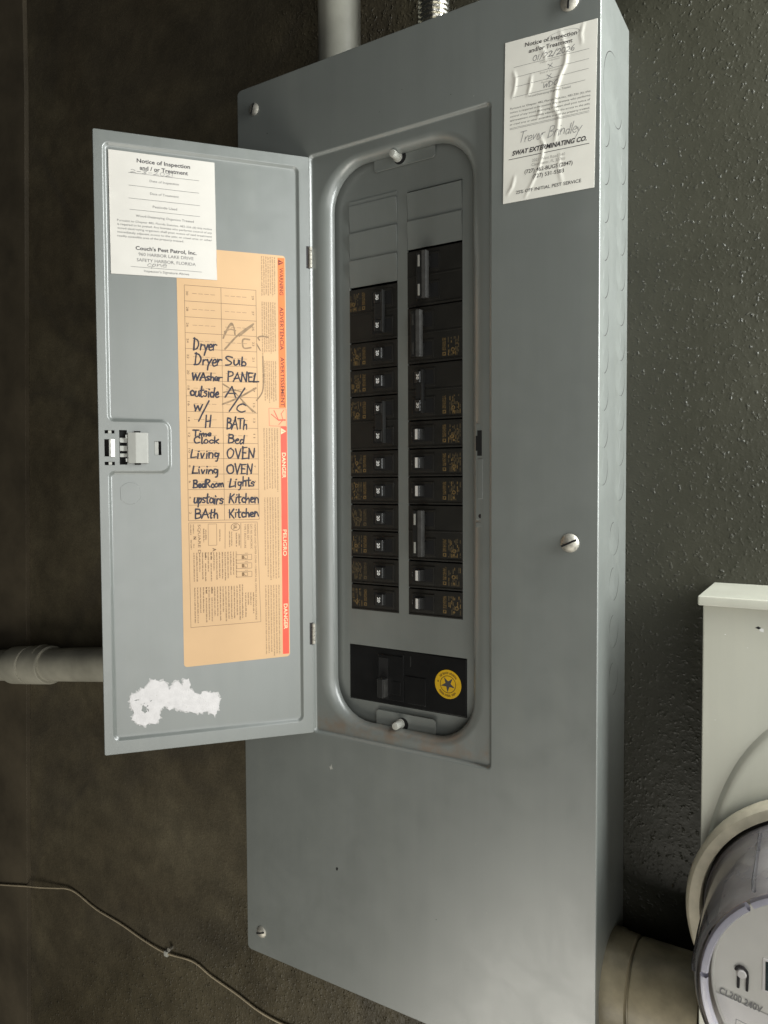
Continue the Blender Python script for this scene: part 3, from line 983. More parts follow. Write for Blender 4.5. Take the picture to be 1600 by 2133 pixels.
# ---- knockouts down the right side of the box: discs bent in along one edge
def knockout(y, z, r, tilt, ring=True):
    m = MB()
    n_ = 40
    vs, fs = [], []
    prof = ((r + .55, 0.0), (r + .1, -.02), (r - .05, .10), (r - .8, .14), (.01, .15))
    pr = []
    for rr, hh in prof:
        for k in range(n_):
            a = 2 * math.pi * k / n_
            yy, zz = rr * math.cos(a), rr * math.sin(a)
            lean = max(0.0, (-math.cos(a - tilt) + .25) / 1.25) if rr < r + .3 else 0
            pr.append((hh * lean * .1 + .02 + (.12 if rr < r + .3 else 0) * (1 - lean) * (hh / .15 if hh > 0 else 0), yy, zz))
    for i in range(len(prof) - 1):
        for k in range(n_):
            k2 = (k + 1) % n_
            fs.append((i * n_ + k, i * n_ + k2, (i + 1) * n_ + k2, (i + 1) * n_ + k))
    m.add(pr, fs, 'paint')
    # the sheared gap, open along the lower right half
    gp, gf = [], []
    g0, g1 = tilt - 1.15, tilt + .95
    for i in range(25):
        a = g0 + (g1 - g0) * i / 24
        wd = .7 * math.sin(math.pi * (i + .6) / 25.2) + .04
        for rr in (r + .1, r + .1 + wd):
            gp.append((.07, rr * math.cos(a), rr * math.sin(a)))
    gf = [(2 * i, 2 * i + 1, 2 * i + 3, 2 * i + 2) for i in range(24)]
    m.add(gp, gf, 'gasket')
    return m.build('knockout', panel, (178.0, y, z), smooth=40, weld=False)


for k in range(10):
    knockout(22 + .4 * k * 0, 58.5 + 29.35 * k, 15.0, -0.55)
for k in range(11):
    knockout(75, 45.5 + 29.55 * k, 15.0, -0.55)
knockout(50, 358, 30.5, 2.6)
knockout(57, 354, 18.5, -0.9)
for zz in (1.0, -37.0, -77.0, -117.0):
    knockout(58, zz, 16.0, -0.5)
    knockout(57.6, zz - .5, 11.5, 2.4)

# ---- notice stuck on the cover, wrinkled
NB = [(105.0, 396.4), (178.4, 391.9), (176.5, 268.0), (103.1, 270.2)]    # tl tr br bl
def n_uv(u, v):                        # u, v in 0..1 from the lower left
    x = (NB[3][0] * (1 - u) + NB[2][0] * u) * (1 - v) + (NB[0][0] * (1 - u) + NB[1][0] * u) * v
    z = (NB[3][1] * (1 - u) + NB[2][1] * u) * (1 - v) + (NB[0][1] * (1 - u) + NB[1][1] * u) * v
    return x, z
# ridges: a list of (points, width mm, height mm), in sheet x/z
RID = [([(150, 391), (153, 382), (155, 374), (154, 366), (150, 358), (147, 350), (146, 342), (145, 335), (149, 328), (148, 318), (146, 310)], 2.8, .9),
       ([(112, 372), (114, 366), (113, 358), (111, 352)], 1.8, .8), ([(127, 365), (126, 357), (124, 350)], 1.5, .8),
       ([(168, 392), (166, 384), (167, 377)], 1.8, .55), ([(133, 340), (134, 335), (132, 331)], 1.3, .6),
       ([(133, 318), (137, 310), (136, 302), (134, 294), (129, 284), (122, 272)], 1.7, .8), ([(113, 290), (111, 282), (107, 277)], 2.0, .7),
       ([(131, 388), (137, 380), (139, 372)], 2.2, .45), ([(150, 300), (149, 288), (152, 276)], 2.6, .4)]
def ridge(x, z):
    h = 0.0
    for pts, wd, ht in RID:
        best = 1e9
        tpos = 0
        for i in range(len(pts) - 1):
            ax, az = pts[i]
            bx, bz = pts[i + 1]
            dx, dz = bx - ax, bz - az
            t_ = max(0, min(1, ((x - ax) * dx + (z - az) * dz) / (dx * dx + dz * dz)))
            d = math.hypot(x - ax - t_ * dx, z - az - t_ * dz)
            if d < best:
                best, tpos = d, (i + t_) / (len(pts) - 1)
        wd, ht = wd * .72, ht * .75
        if best < wd * 2:
            e = math.sin(math.pi * min(1, max(0, tpos * .92 + .04))) ** .5
            h += ht * e * math.exp(-(best / wd * 1.5) ** 2)
    return h
nt_ = MB()
nu, nv = 64, 104
vs = []
for j in range(nv + 1):
    for i in range(nu + 1):
        x, z = n_uv(i / nu, j / nv)
        vs.append((x, -0.22 - ridge(x, z), z))
nt_.add(vs, [(j * (nu + 1) + i, j * (nu + 1) + i + 1, (j + 1) * (nu + 1) + i + 1, (j + 1) * (nu + 1) + i) for j in range(nv) for i in range(nu)], 'paper2')
nt_.loops([[(x, -0.22, z) for x, z in NB], [(x, -0.01, z) for x, z in NB]], 'paper2')
sh = Sheet(nt_, lambda u, v, l: (u, -0.27 - l - ridge(u, v), v), 0.02)
def subdiv_line(a, b, w_, mat):
    k = 24
    for i in range(k):
        p = (a[0] + (b[0] - a[0]) * i / k, a[1] + (b[1] - a[1]) * i / k)
        q = (a[0] + (b[0] - a[0]) * (i + 1) / k, a[1] + (b[1] - a[1]) * (i + 1) / k)
        sh.line(p, q, w_, mat)
sh.text('Notice of Inspection', (121.5, 389.5 - 1.0), (162.8, 386.2 - 1.0), 3.1, 'ink', .012)
sh.text('and/or Treatment', (124.7, 383.4 - .6), (159.4, 381.0 - .6), 3.1, 'ink', .012)
sh.circle((152.4, 388.0), 12.2, 12.6, 'pen', 40, sy=.27, rot=-.05)
for a, b_ in (((112.2, 375.2), (172.3, 371.6)), ((112.2, 367.2), (172.3, 364.3)), ((111.8, 359.8), (172.0, 357.1)), ((111.8, 351.9), (169.4, 349.3))):
    subdiv_line(a, b_, .22, 'ink_grey')
write(sh, '01/22/2026', (127.8, 375.3), (161.5, 373.4), 4.2, .46, 'pen', slant=.1)
write(sh, 'WDO', (136.1, 352.4), (148.6, 352.0), 3.6, .45, 'pen', slant=.2)
for cx_, cz_ in ((142.1, 367.9), (141.3, 360.1)):
    sh.stroke([(cx_ - 1.8, cz_ + 1.6), (cx_ + 1.8, cz_ - 1.4)], .4, 'pen')
    sh.stroke([(cx_ - 1.6, cz_ - 1.7), (cx_ + 1.7, cz_ + 1.6)], .4, 'pen')
sh.text('Date of Inspection', (134, 371.9), (149.7, 371.0), 1.35, 'ink_faint')
sh.text('Date of Treatment', (134, 363.9), (149.7, 363.2), 1.35, 'ink_faint')
sh.text('Pesticide Used', (135, 356.3), (148.7, 355.7), 1.35, 'ink_faint')
sh.text('Wood-Destroying Organism Treated', (124.5, 348.6), (158.1, 346.9), 1.4, 'ink_grey')
par = ['Pursuant to Chapter 482, Florida Statutes, 482.226 (6), this', 'notice is required to be posted. Any licensee who performs', 'control of any wood-destroying organism shall post notice of',
       'said treatment immediately adjacent to the access to the attic', 'or crawl area or other accessible area of the property treated.']
for k, s in enumerate(par):
    sh.text(s, (109.2 - .06 * k, 343.0 - 3.1 * k), (173.4 - .1 * k, 339.4 - 3.05 * k), 1.5, 'ink_grey', res=2)
for dz in (0, -.9):
    subdiv_line((108.9, 328.3 + dz), (172.5, 325.7 + dz), .2, 'ink_grey')
write(sh, 'Trevor Brindley', (116.1, 315.8), (166.1, 311.9), 8.2, .42, 'pen', slant=.22)
sh.text('SWAT EXTERMINATING CO.', (111.0, 306.6), (170.7, 304.2), 3.5, 'ink', .03, .22)
subdiv_line((108.0, 304.0), (172.7, 301.5), .45, 'ink')
sh.text('2021 West Road 540', (127.5, 298.0), (154.0, 297.0), 2.3, 'ink_faint')
sh.text('Clearwater, FL 33760', (127.1, 294.7), (154.0, 293.7), 2.3, 'ink_faint')
sh.text('(727) 462-BUGS (2847)', (121.4, 290.2), (159.9, 288.8), 2.9, 'ink', .008)
sh.text('(727) 531-5583', (128.1, 285.2), (153.2, 284.3), 2.9, 'ink', .006)
sh.text('25% OFF INITIAL PEST SERVICE', (114.1, 275.8), (166.6, 274.0), 2.5, 'ink', .006)
o = nt_.build('inspection_notice', panel, smooth=60, weld=False)
o['label'] = 'wrinkled cream inspection notice with handwriting on the cover'

# ================================================================== the open door (local x: -190 free edge .. 0 hinge; -y faces out of the opened door)
DA = 0.8656
door_b = MB()
def rpoly(corners, inset, n_=6):
    """Axis-aligned outline (counter-clockwise list of (x, z, r)) shrunk by inset, corners rounded."""
    P = [Vector((a, b_)) for a, b_, _ in corners]
    m_ = len(P)
    nn = []
    for i in range(m_):
        d = (P[(i + 1) % m_] - P[i]).normalized()
        nn.append(Vector((-d.y, d.x)))
    out = []
    for i in range(m_):
        p = P[i] + (nn[i - 1] + nn[i]) * inset
        d0 = (P[i] - P[i - 1]).normalized()
        d1 = (P[(i + 1) % m_] - P[i]).normalized()
        conv = d0.x * d1.y - d0.y * d1.x > 0
        r = corners[i][2] + (-inset if conv else inset)
        r = max(r, .4)
        a, b_ = p - d0 * r, p + d1 * r
        cc = a + nn[i - 1] * (r if conv else -r)
        for k in range(n_ + 1):
            ang = (90 if conv else -90) * k / n_
            v = a - cc
            ca, sa = math.cos(math.radians(ang)), math.sin(math.radians(ang))
            out.append((cc.x + v.x * ca - v.y * sa, cc.y + v.x * sa + v.y * ca))
    return out
RC_ = [(-182.6, 343.6, 6), (-182.6, 101.0, 6), (-131.6, 101.0, 6), (-131.6, 58.5, 6), (-182.6, 58.5, 6), (-182.6, -183.6, 6), (-9.2, -183.6, 6), (-9.2, 343.6, 6)]
X0, X1, ZD0, ZD1 = -189.8, 0.0, -195.0, 353.0
cut = [(-184.6, -176.5, 90.8, 93.7), (-185.0, -176.6, 63.0, 66.0), (-185.0, -180.6, 70.6, 85.8), (-172.6, -166.2, 63.5, 94.0), (-143.0, -137.2, 72.2, 84.5)]
def fill(outer, inners, y, mat, mb):
    bm = bmesh.new()
    edges = []
    for lp in [outer] + inners:
        vs_ = [bm.verts.new((x, y, z)) for x, z in lp]
        for i in range(len(vs_)):
            edges.append(bm.edges.new((vs_[i], vs_[(i + 1) % len(vs_)])))
    bmesh.ops.triangle_fill(bm, use_beauty=True, use_dissolve=False, edges=edges)
    mb.bm(bm, mat)
contour = rpoly(RC_, 0.0)
steps = [(0.0, 0.0), (.5, .12), (1.1, .55), (2.3, 1.75), (3.0, 2.25), (3.8, 2.4)]
lps = [[(x, y, z) for x, z in rpoly(RC_, d)] for d, y in steps]
def rr2(x0, x1, z0, z1, r, n_=4):
    return [(p[0], p[2]) for p in rrect((x0 + x1) / 2, (z0 + z1) / 2, (x1 - x0) / 2, (z1 - z0) / 2, r, 0, n_)]
outer0 = rr2(X0 + .4, X1 - .4, ZD0 + .4, ZD1 - .4, 1.2)
fill(outer0, [contour] + [[(a, z0), (b_, z0), (b_, z1), (a, z1)] for a, b_, z0, z1 in cut], 0.0, 'paint', door_b)
door_b.loops(lps, 'paint')
fill([(x, z) for x, _, z in lps[-1]], [], 2.4, 'paint', door_b)
o1 = rr2(X0, X1, ZD0, ZD1, 1.6)
door_b.loops([[(x, 0, z) for x, z in outer0], [(x, .4, z) for x, z in o1], [(x, 3.6, z) for x, z in o1]], 'paint', cap='paint')
for a, b_, z0, z1 in cut:
    r = [(a, z0), (b_, z0), (b_, z1), (a, z1)]
    for k in range(4):
        p, q = r[k], r[(k + 1) % 4]
        door_b.add([(p[0], 0, p[1]), (q[0], 0, q[1]), (q[0], 1.2, q[1]), (p[0], 1.2, p[1])], [(0, 1, 2, 3)], 'paint')
    door_b.add([(a - .2, 3.0, z0 - .2), (b_ + .2, 3.0, z0 - .2), (b_ + .2, 3.0, z1 + .2), (a - .2, 3.0, z1 + .2)], [(0, 1, 2, 3)], 'void')
door = door_b.build('door', panel, smooth=40)
door.location = (-92.1 * K, 0, 0)
door.rotation_euler = (0, 0, DA)

# stamped outline (a knockout for a second lock)
m = MB()
ko = [(-172.5, 43.4), (-169.0, 46.4), (-164.7, 47.9), (-160.2, 46.8), (-156.3, 43.3), (-155.6, 34.2), (-158.0, 31.0), (-161.0, 29.0), (-164.0, 28.2), (-167.4, 28.8), (-172.2, 32.4)]
cx_, cz_ = -164.2, 38.2
def sc2(q, k):
    return (cx_ + (q[0] - cx_) * k, cz_ + (q[1] - cz_) * k)
m.loops([[(*sc2(q, 1.02)[:1], 2.38, sc2(q, 1.02)[1]) for q in ko], [(sc2(q, 1.0)[0], 2.15, sc2(q, 1.0)[1]) for q in ko], [(sc2(q, .94)[0], 2.1, sc2(q, .94)[1]) for q in ko]], 'paint', cap='paint')
m.build('knockout', door)

# latch
m = MB()
m.prism([(-166.3, 1.0), (-165.4, -2.6), (-158.8, -4.6), (-157.4, -4.4), (-149.2, -3.4), (-148.2, -2.4), (-148.0, 0.3)], 'z', 64.8, 91.8, 'latch', .35)
m.box(-167.4, -165.2, -1.6, .8, 66.0, 69.0, 'latch', .2)
m.box(-167.4, -165.2, -1.6, .8, 86.5, 89.8, 'latch', .2)
for z0, z1 in ((83.0, 87.2), (75.6, 80.2), (70.2, 73.4)):
    m.box(-172.4, -165.8, .9, 2.4, z0, z1, 'latch', .3)
m.box(-160, -154.8, -2.0, -.02, 91.8, 93.2, 'void')
m.box(-160, -154.8, -2.0, -.02, 63.4, 64.8, 'void')
m.box(-142.8, -139.6, 1.0, 2.8, 72.4, 84.3, 'latch')
for z in (92.25, 64.5):
    m.box(-181.8, -179.0, .6, 2.0, z - 1.4, z + 1.4, 'knob', .2)
m.build('latch', door)
m = MB()
def wave(q):
    q = q.copy()
    q.y += .45 * math.sin(q.z * 1.3)
    return q
for k in range(14):
    z0 = 70.4 + k * 1.1
    m.box(-179.6, -176.4, -1.1 + .5 * math.sin(k * 1.25), .4, z0, z0 + 1.08, 'bright_metal')
m.box(-181.2, -179.7, -.7, .4, 70.6, 85.6, 'latch', .3)
m.build('latch_catch', door)

# hinges
for z0, z1 in ((249.3, 270.0), (-109.0, -87.8)):
    m = MB()
    m.box(-3.2, 0.6, -.12, 4.0, z0, z1, 'gasket')
    for k in range(5):
        q0 = z0 + .6 + (z1 - z0 - 1.2) * k / 5
        m.lathe([(q0, 1.5), (q0 + .3, 1.9), (q0 + 3.4, 1.9), (q0 + 3.8, 1.5)], (.6, -.3, 0), 'z', 'zinc', 14)
    m.build('hinge', door)

# torn paper left by an old sticker
sm = [(166.4, -143.0), (162.6, -142.0), (154.8, -137.3), (149.5, -131.6), (146.3, -130.5), (141.8, -133.7), (137.9, -132.6), (134.7, -137.7), (134.4, -141.9), (130.7, -136.7), (126.7, -133.6), (122.2, -138.9), (120.8, -133.5), (116.8, -133.1), (115.3, -138.1), (115.6, -141.6), (110.3, -146.9), (105.0, -148.8), (100.9, -146.4), (96.2, -148.3), (91.4, -148.0), (89.0, -153.2), (89.6, -161.6), (93.1, -169.7), (99.8, -164.7), (109.3, -165.2), (122.5, -161.7), (130.4, -158.2), (138.3, -156.7), (142.2, -159.0), (142.3, -167.3), (146.3, -171.7), (151.5, -170.4), (154.7, -172.1), (160.5, -170.2), (166.8, -165.4), (164.1, -159.5), (166.6, -155.2), (167.8, -149.0)]
edge = []
rnd = random.Random(11)
for i in range(len(sm)):
    a, b_ = Vector(sm[i]), Vector(sm[(i + 1) % len(sm)])
    k = max(2, int((b_ - a).length / 1.1))
    for j in range(k):
        q = a.lerp(b_, j / k)
        edge.append((-(q.x + rnd.uniform(-.55, .55)), q.y + rnd.uniform(-.55, .55)))
if sum(edge[i][0] * edge[(i + 1) % len(edge)][1] - edge[(i + 1) % len(edge)][0] * edge[i][1] for i in range(len(edge))) < 0:
    edge = edge[::-1]
m = MB()
def blob(cx, cz, rx, rz, rot, n_=14):
    out = []
    for k in range(n_):
        a = 2 * math.pi * k / n_
        r = rnd.uniform(.7, 1.25)
        x, z = rx * r * math.cos(a), rz * r * math.sin(a)
        out.append((cx + x * math.cos(rot) - z * math.sin(rot), cz + x * math.sin(rot) + z * math.cos(rot)))
    return out
holes_ = [blob(-155.6, -157.3, 2.4, 3.4, .3), blob(-152.4, -158.0, .7, 1.6, .4), blob(-155.6, -151.3, .5, .9, 0), blob(-149.8, -150.0, .9, .45, .5), blob(-161.5, -148.2, 2.2, .5, .1)]
fill(edge, holes_, 2.12, 'residue', m)
m.loops([[(x, 2.12, z) for x, z in edge], [(x, 2.39, z) for x, z in edge]], 'residue')
# thin torn fringe, and feathered upper layers
fr_ = []
for i in range(len(edge)):
    a, b_, c_ = Vector(edge[i - 2]), Vector(edge[i]), Vector(edge[(i + 2) % len(edge)])
    t_ = (c_ - a).normalized()
    fr_.append(tuple(b_ + Vector((t_.y, -t_.x)) * rnd.choice((.1, .4, .9, 2.0))))
m.loops([[(x, 2.33, z) for x, z in edge], [(x, 2.36, z) for x, z in fr_]], 'residue_thin')
for k in range(9):
    m.add([(x, 2.08 - .006 * k, z) for x, z in blob(-rnd.uniform(98, 160), rnd.uniform(-160, -145), rnd.uniform(2.5, 7), rnd.uniform(1.2, 3.2), rnd.uniform(-.5, 1.2), 18)], [tuple(range(18))], 'residue')
sh = Sheet(m, lambda u, v, l: (u, 2.12 - l, v), .02)
for k in range(14):
    q = (-(rnd.uniform(95, 160)), rnd.uniform(-162, -142))
    sh.poly(blob(q[0], q[1], .5, .25, rnd.uniform(0, 3), 7), rnd.choice(('ink_faint', 'ink_faint', 'knob')))
sh.poly(blob(-152.6, -154.4, .9, .5, 1.0, 8), 'ink_grey')
o = m.build('torn_paper', door, smooth=0, weld=False)

# ---- circuit directory label
lab = MB()
YL = 2.25                                              # face of the label, just proud of the recessed sheet (2.4)
Lp = [(-120.3, -121.9), (-22.2, -119.0), (-22.9, 259.6), (-121.6, 259.6)]
def chamf(P, r=3.0, n_=5):
    out = []
    for i in range(4):
        p, a, b_ = Vector(P[i]), Vector(P[i - 1]), Vector(P[(i + 1) % 4])
        d0, d1 = (a - p).normalized() * r, (b_ - p).normalized() * r
        cc = p + d0 + d1
        for k in range(n_ + 1):
            t_ = math.pi / 2 * k / n_
            out.append(tuple(cc - d1 * math.cos(t_) - d0 * math.sin(t_)))
    return out
cl = chamf(Lp)
lab.add([(x, YL, z) for x, z in cl], [tuple(range(len(cl)))], 'label')
lab.loops([[(x, YL, z) for x, z in cl], [(x, 2.39, z) for x, z in cl]], 'label_edge')
sh = Sheet(lab, lambda u, v, l: (-u, YL - l, v), 0.02)        # here u is the distance from the hinge
# NB: with u mirrored, rightwards on the sheet means falling u
sh.l = .014
sh.rect(30.2, 23.6, 117.6, 257.5, 'orange')
sh.rect(29.0, 23.0, -116.5, 100.0, 'red')
sh.l = .035
def down(s, u, z0, z1, size, mat, bold=0.0, res=3):
    """Print that reads downwards, tops of the letters towards the hinge: u is the baseline."""
    vs_, fs_ = glyphs(s, bold, 0.0, res)
    x0, x1 = min(q[0] for q in vs_), max(q[0] for q in vs_)
    kx, ky = (z0 - z1) / (x1 - x0), size / .7
    l = sh.up()
    lab.add([sh.put(u - y * ky, z0 - (x - x0) * kx, l) for x, y in vs_], fs_, mat)
def greek_down(u, z0, z1, h, mat, dens=.62):
    h *= -1
    L = z0 - z1
    x, vs_, fs_ = 0.0, [], []
    hh_ = abs(h)
    while x < L - hh_ * .5:
        for _ in range(random.randint(2, 9)):
            w_ = hh_ * random.choice((.32, .5, .5, .58, .7))
            if x + w_ > L:
                break
            top = hh_ * random.choice((.7, .7, .72, 1.0, 1.0))
            k = len(vs_)
            for du, dv in ((0, 0), (w_ * dens, 0), (w_ * dens, top), (0, top)):
                vs_.append((u - dv, z0 - x - du))
            fs_.append((k, k + 1, k + 2, k + 3))
            x += w_
        x += hh_ * .45
    l = sh.up()
    lab.add([sh.put(a, b_, l) for a, b_ in vs_], fs_, mat)
down('WARNING', 28.6, 248.4, 222.9, 3.6, 'orange_ink', .02)
down('ADVERTENCIA', 28.6, 211.9, 171.6, 3.6, 'orange_ink', .02)
down('AVERTISSEMENT', 28.4, 165.2, 118.6, 3.6, 'orange_ink', .02)
down('DANGER', 27.8, 75.3, 51.2, 3.5, 'red_ink', .02)
down('PELIGRO', 27.7, 2.4, -22.6, 3.5, 'red_ink', .012)
down('DANGER', 27.6, -68.4, -92.8, 3.5, 'red_ink', .02)
sh.poly([(29.6, 256.0), (29.6, 250.2), (24.4, 253.1)], 'orange_ink')
sh.poly([(28.6, 98.6), (28.6, 92.6), (23.6, 95.6)], 'red_ink')
sh.line((27.8, 95.6), (25.4, 95.6), .5, 'red')
sh.line((28.8, 253.1), (26.2, 253.1), .6, 'orange')
# falling figure in its box
for a, b_ in (((39.8, 117.0), (23.5, 116.6)), ((39.6, 100.5), (23.4, 100.2)), ((39.8, 117.0), (39.6, 100.5)), ((23.5, 116.6), (23.4, 100.2))):
    sh.line(a, b_, .35, 'red')
for a, b_, w_ in (((30.5, 105.5), (37.8, 111.5), .8), ((31.0, 106.2), (35.2, 115.2), .8), ((30.5, 106.0), (25.5, 106.2), 1.3), ((26.5, 106.3), (28.3, 112.0), .6), ((28.3, 112.0), (25.6, 115.5), .6), ((26.8, 106.0), (30.8, 101.5), .7)):
    sh.line(a, b_, w_, 'red')
sh.disc((24.9, 106.2), .9, 'red', 10)
# columns of fine print beside the bands
for z0, z1, us in ((257.5, 220, (33, 35, 37, 39, 41, 43, 45)), (215.5, 166, (33, 35, 37, 39, 41, 43, 45)), (161, 121, (33, 35, 37, 39, 41, 43, 45)),
                   (98, 37, (32, 34.5, 37, 39.5, 42, 44.5)), (33, -46, (32, 34.5, 37, 39.5, 42, 44.5)), (-50, -118, (32, 34.5, 37, 39.5, 42, 44.5))):
    for k, u in enumerate(us):
        greek_down(u + .6, z0, z1 + random.choice((0, 1, 3, 2, 14 if k > 4 else 4)), 1.15, 'label_fine', .55)
# the directory grid: 15 rows, 2 columns
uL, uM, uR, zT, zBt = 115.0, 82.6, 50.7, 225.6, 12.6
for u in (uL, uM, uR):
    sh.line((u, zT), (u - .6, zBt), .32, 'label_ink')
RH = (zT - zBt) / 15
for k in range(16):
    sh.line((uL - .04 * k, zT - RH * k), (uR - .04 * k, zT - RH * k), .3, 'label_ink')
for k in range(15):
    zc = zT - RH * (k + .5)
    for u0, u1 in ((108.5, 87), (79.5, 58.5)):
        for j in range(4):
            a = u0 + (u1 - u0) * (j + .06) / 4
            b_ = u0 + (u1 - u0) * (j + .80) / 4
            sh.line((a, zc), (b_, zc), .26, 'label_ink')
    nl, nr = str(30 - 2 * k), str(29 - 2 * k)
    down(nl, 113.6, zc + .95 * len(nl), zc - .95 * len(nl), 1.9, 'label_ink')
    down(nr, 54.6, zc + .95 * len(nr), zc - .95 * len(nr), 1.9, 'label_ink')
# handwriting
def wr(word, u0, u1, z, h, w_=1.5, mat='marker', slant=.04):
    write(Sheet_m, word, (-u0, z), (-u1, z), h, w_, mat, slant=slant)
Sheet_m = Sheet(lab, lambda u, v, l: (u, YL - l, v), sh.l + .05)
def st_(pts, w_=1.5, mat='marker'):
    Sheet_m.stroke([(-u, z) for u, z in pts], w_, mat, taper=.1)
for pts in ([(81.1, 179.8), (78.1, 186.8), (73.7, 193.9), (71.2, 189.8), (70.4, 183.8)], [(79.8, 185.8), (74.6, 188.3), (69.9, 187.3)], [(80.6, 181.5), (76.0, 190.5), (73.0, 192.5)], [(53.4, 194.4), (67.0, 184.0), (79.6, 170.0)], [(54.4, 193.0), (66.5, 182.6)],
            [(57.1, 179.8), (62.7, 179.9), (63.6, 175.6), (62.0, 171.7), (55.9, 172.5)], [(40.0, 183.0), (44.8, 183.6), (49.2, 182.4), (47.9, 179.9)], [(50.6, 176.3), (47.2, 170.3)],
            [(82.1, 138.0), (71.9, 131.0), (54.8, 113.2)], [(51.9, 135.2), (67.7, 125.9), (82.4, 119.4)], [(81.4, 130.3), (71.9, 132.7), (65.0, 131.2)], [(64.0, 122.0), (58.0, 117.0), (52.5, 112.5)], [(45.0, 165.2), (44.4, 144.2), (45.8, 131.9), (51.2, 123.8)]):
    st_(pts, random.uniform(1.2, 1.9), 'pencil')
Sheet_m.l += .05
Sheet_m.n = -1
WORDS = [('Dryer', 107.8, 87.5, 168.2, 10.6), ('Dryer', 107.3, 83.4, 154.6, 11.1), ('WAsher', 109.4, 82.9, 140.6, 6.9), ('outside', 111.3, 85.7, 126.2, 9.4), ('W', 108.1, 100.6, 112.6, 6.2), ('H', 98.7, 92.0, 98.2, 11.3), ('Time', 109.3, 93.0, 89.6, 5.8), ('Clock', 109.0, 86.2, 83.6, 5.8), ('Living', 111.7, 86.0, 70.0, 8.2), ('Living', 110.6, 87.0, 55.7, 6.9), ('BedRoom', 110.0, 82.1, 42.6, 6.9), ('upstairs', 109.8, 83.1, 28.6, 8.4), ('BAth', 108.7, 87.6, 14.3, 7.9), ('Sub', 80.2, 59.5, 155.1, 8.4), ('PANEL', 77.8, 48.8, 140.7, 8.0), ('A', 79.7, 69.0, 125.8, 8.7), ('C', 69.6, 60.5, 113.0, 7.1), ('BATh', 79.2, 60.3, 97.2, 9.4), ('Bed', 78.1, 63.0, 83.8, 8.2), ('OVEN', 79.6, 52.7, 69.5, 9.6), ('OVEN', 79.4, 55.1, 55.1, 8.9), ('Lights', 77.4, 53.9, 43.6, 8.0), ('Kitchen', 78.0, 50.1, 28.3, 8.6), ('Kitchen', 78.2, 50.3, 14.6, 8.3)]
for wd in WORDS:
    wr(*wd)
st_([(94.6, 122.1), (99.4, 112.9), (104.1, 103.4)])
st_([(62.0, 134.8), (68.6, 124.6), (76.5, 113.1)])
# lower printed box
sh.n = -1
for a, b_ in (((114.3, 10.6), (52.0, 10.2)), ((113.7, -85.6), (49.6, -84.2)), ((114.3, 10.6), (113.7, -85.6)), ((52.0, 10.2), (49.6, -84.2))):
    sh.line(a, b_, .3, 'label_ink')
down('HOMELINE LOAD CENTER COVER / CUBIERTA DEL CENTRO DE CARGA HOMELINE', 54.6, 8.5, -82, 1.5, 'label_ink', res=2)
down('CAT. NO. HOMC30UC', 58.4, 8.5, -15, 1.7, 'label_ink', res=2)
down('SERIES S01', 61.4, 8.5, -6, 1.7, 'label_ink', res=2)
down('TYPE 1 ENCLOSURE', 64.2, 8.5, -14, 1.7, 'label_ink', res=2)
down('SQUARE D', 106.2, 9.0, -18, 2.4, 'label_ink', .0, 2)
down('A', 93.2, -13.0, -16.2, 3.2, 'label_ink', .02)
sh.line((67.2, 9.5), (67.4, -14), .35, 'label_ink')
sh.line((81.6, 9.5), (82.0, -14), .35, 'label_ink')
sh.circle((72.2, 6.0), 3.7, 4.2, 'label_ink', 28, sy=.85)
down('UL', 73.8, 8.2, 3.8, 2.8, 'label_ink', .03, 2)
for a, b_ in (((97.0, 9.2), (89.4, 9.2)), ((97.0, -10.5), (89.4, -10.5)), ((97.0, 9.2), (97.0, -10.5)), ((89.4, 9.2), (89.4, -10.5))):
    sh.line(a, b_, .28, 'label_ink')
for u, z0, z1, h in ((113, 9, -1, 1.0), (110.6, 9, 0, 1.0), (112.8, -5, -14, 1.0), (110.4, -9, -13, 1.0), (101.6, 5, -8, 1.2), (99.6, 4, -6, 1.2), (87.0, 4, -8, 1.1), (78.2, 2, -13, 1.0), (76.2, 1.5, -12, 1.0), (72.0, 0.5, -13, 1.25), (69.4, -.5, -12, 1.25)):
    greek_down(u, z0, z1, h, 'label_ink', .6)
down('N', 110.2, -2.0, -4.6, 2.4, 'label_ink', .05, 2)
for u0, z0, z1, nn in ((110.5, -17, -44, 12), (110.2, -49, -82, 12)):
    for k in range(16):
        u = u0 - k * 2.55
        if k in (4, 6) :
            greek_down(u, z0, z0 - 7, 1.5, 'label_ink', .85)
            greek_down(u, z0 - 10, z1, 1.1, 'label_ink', .62)
        else:
            greek_down(u, z0, z1 + random.choice((0, 1, 2, 5, 9)), 1.1, 'label_ink', .62)
for k in range(3):                                     # the three little wiring pictures
    zc = -20 - 8.0 * k
    for a, b_ in (((72, zc), (57.5, zc)), ((72, zc - 5), (57.5, zc - 5)), ((57.5, zc), (57.5, zc - 5)), ((66, zc - .6), (63, zc - 4.4)), ((61.5, zc - 1), (61.5, zc - 4)), ((66, zc - 1), (61.5, zc - 1)), ((66, zc - 4), (61.5, zc - 4)), ((64, zc + 1.2), (61, zc + 1.2))):
        sh.line(a, b_, .3, 'label_ink')
    sh.rect(66.8, 64.6, zc - 4.2, zc - .8, 'label_fine')
for u, z0, z1 in ((56.8, -56, -76), (59.2, -56, -68), (61.6, -56, -68), (64.0, -56, -80), (67, -48, -80), (69.4, -48, -82)):
    greek_down(u, z0, z1, 1.2, 'label_ink', .6)
# water stain on the blank end
o = lab.build('directory_label', door, smooth=0, weld=False)
o['label'] = 'buff circuit directory label with black marker handwriting and an orange and red edge'

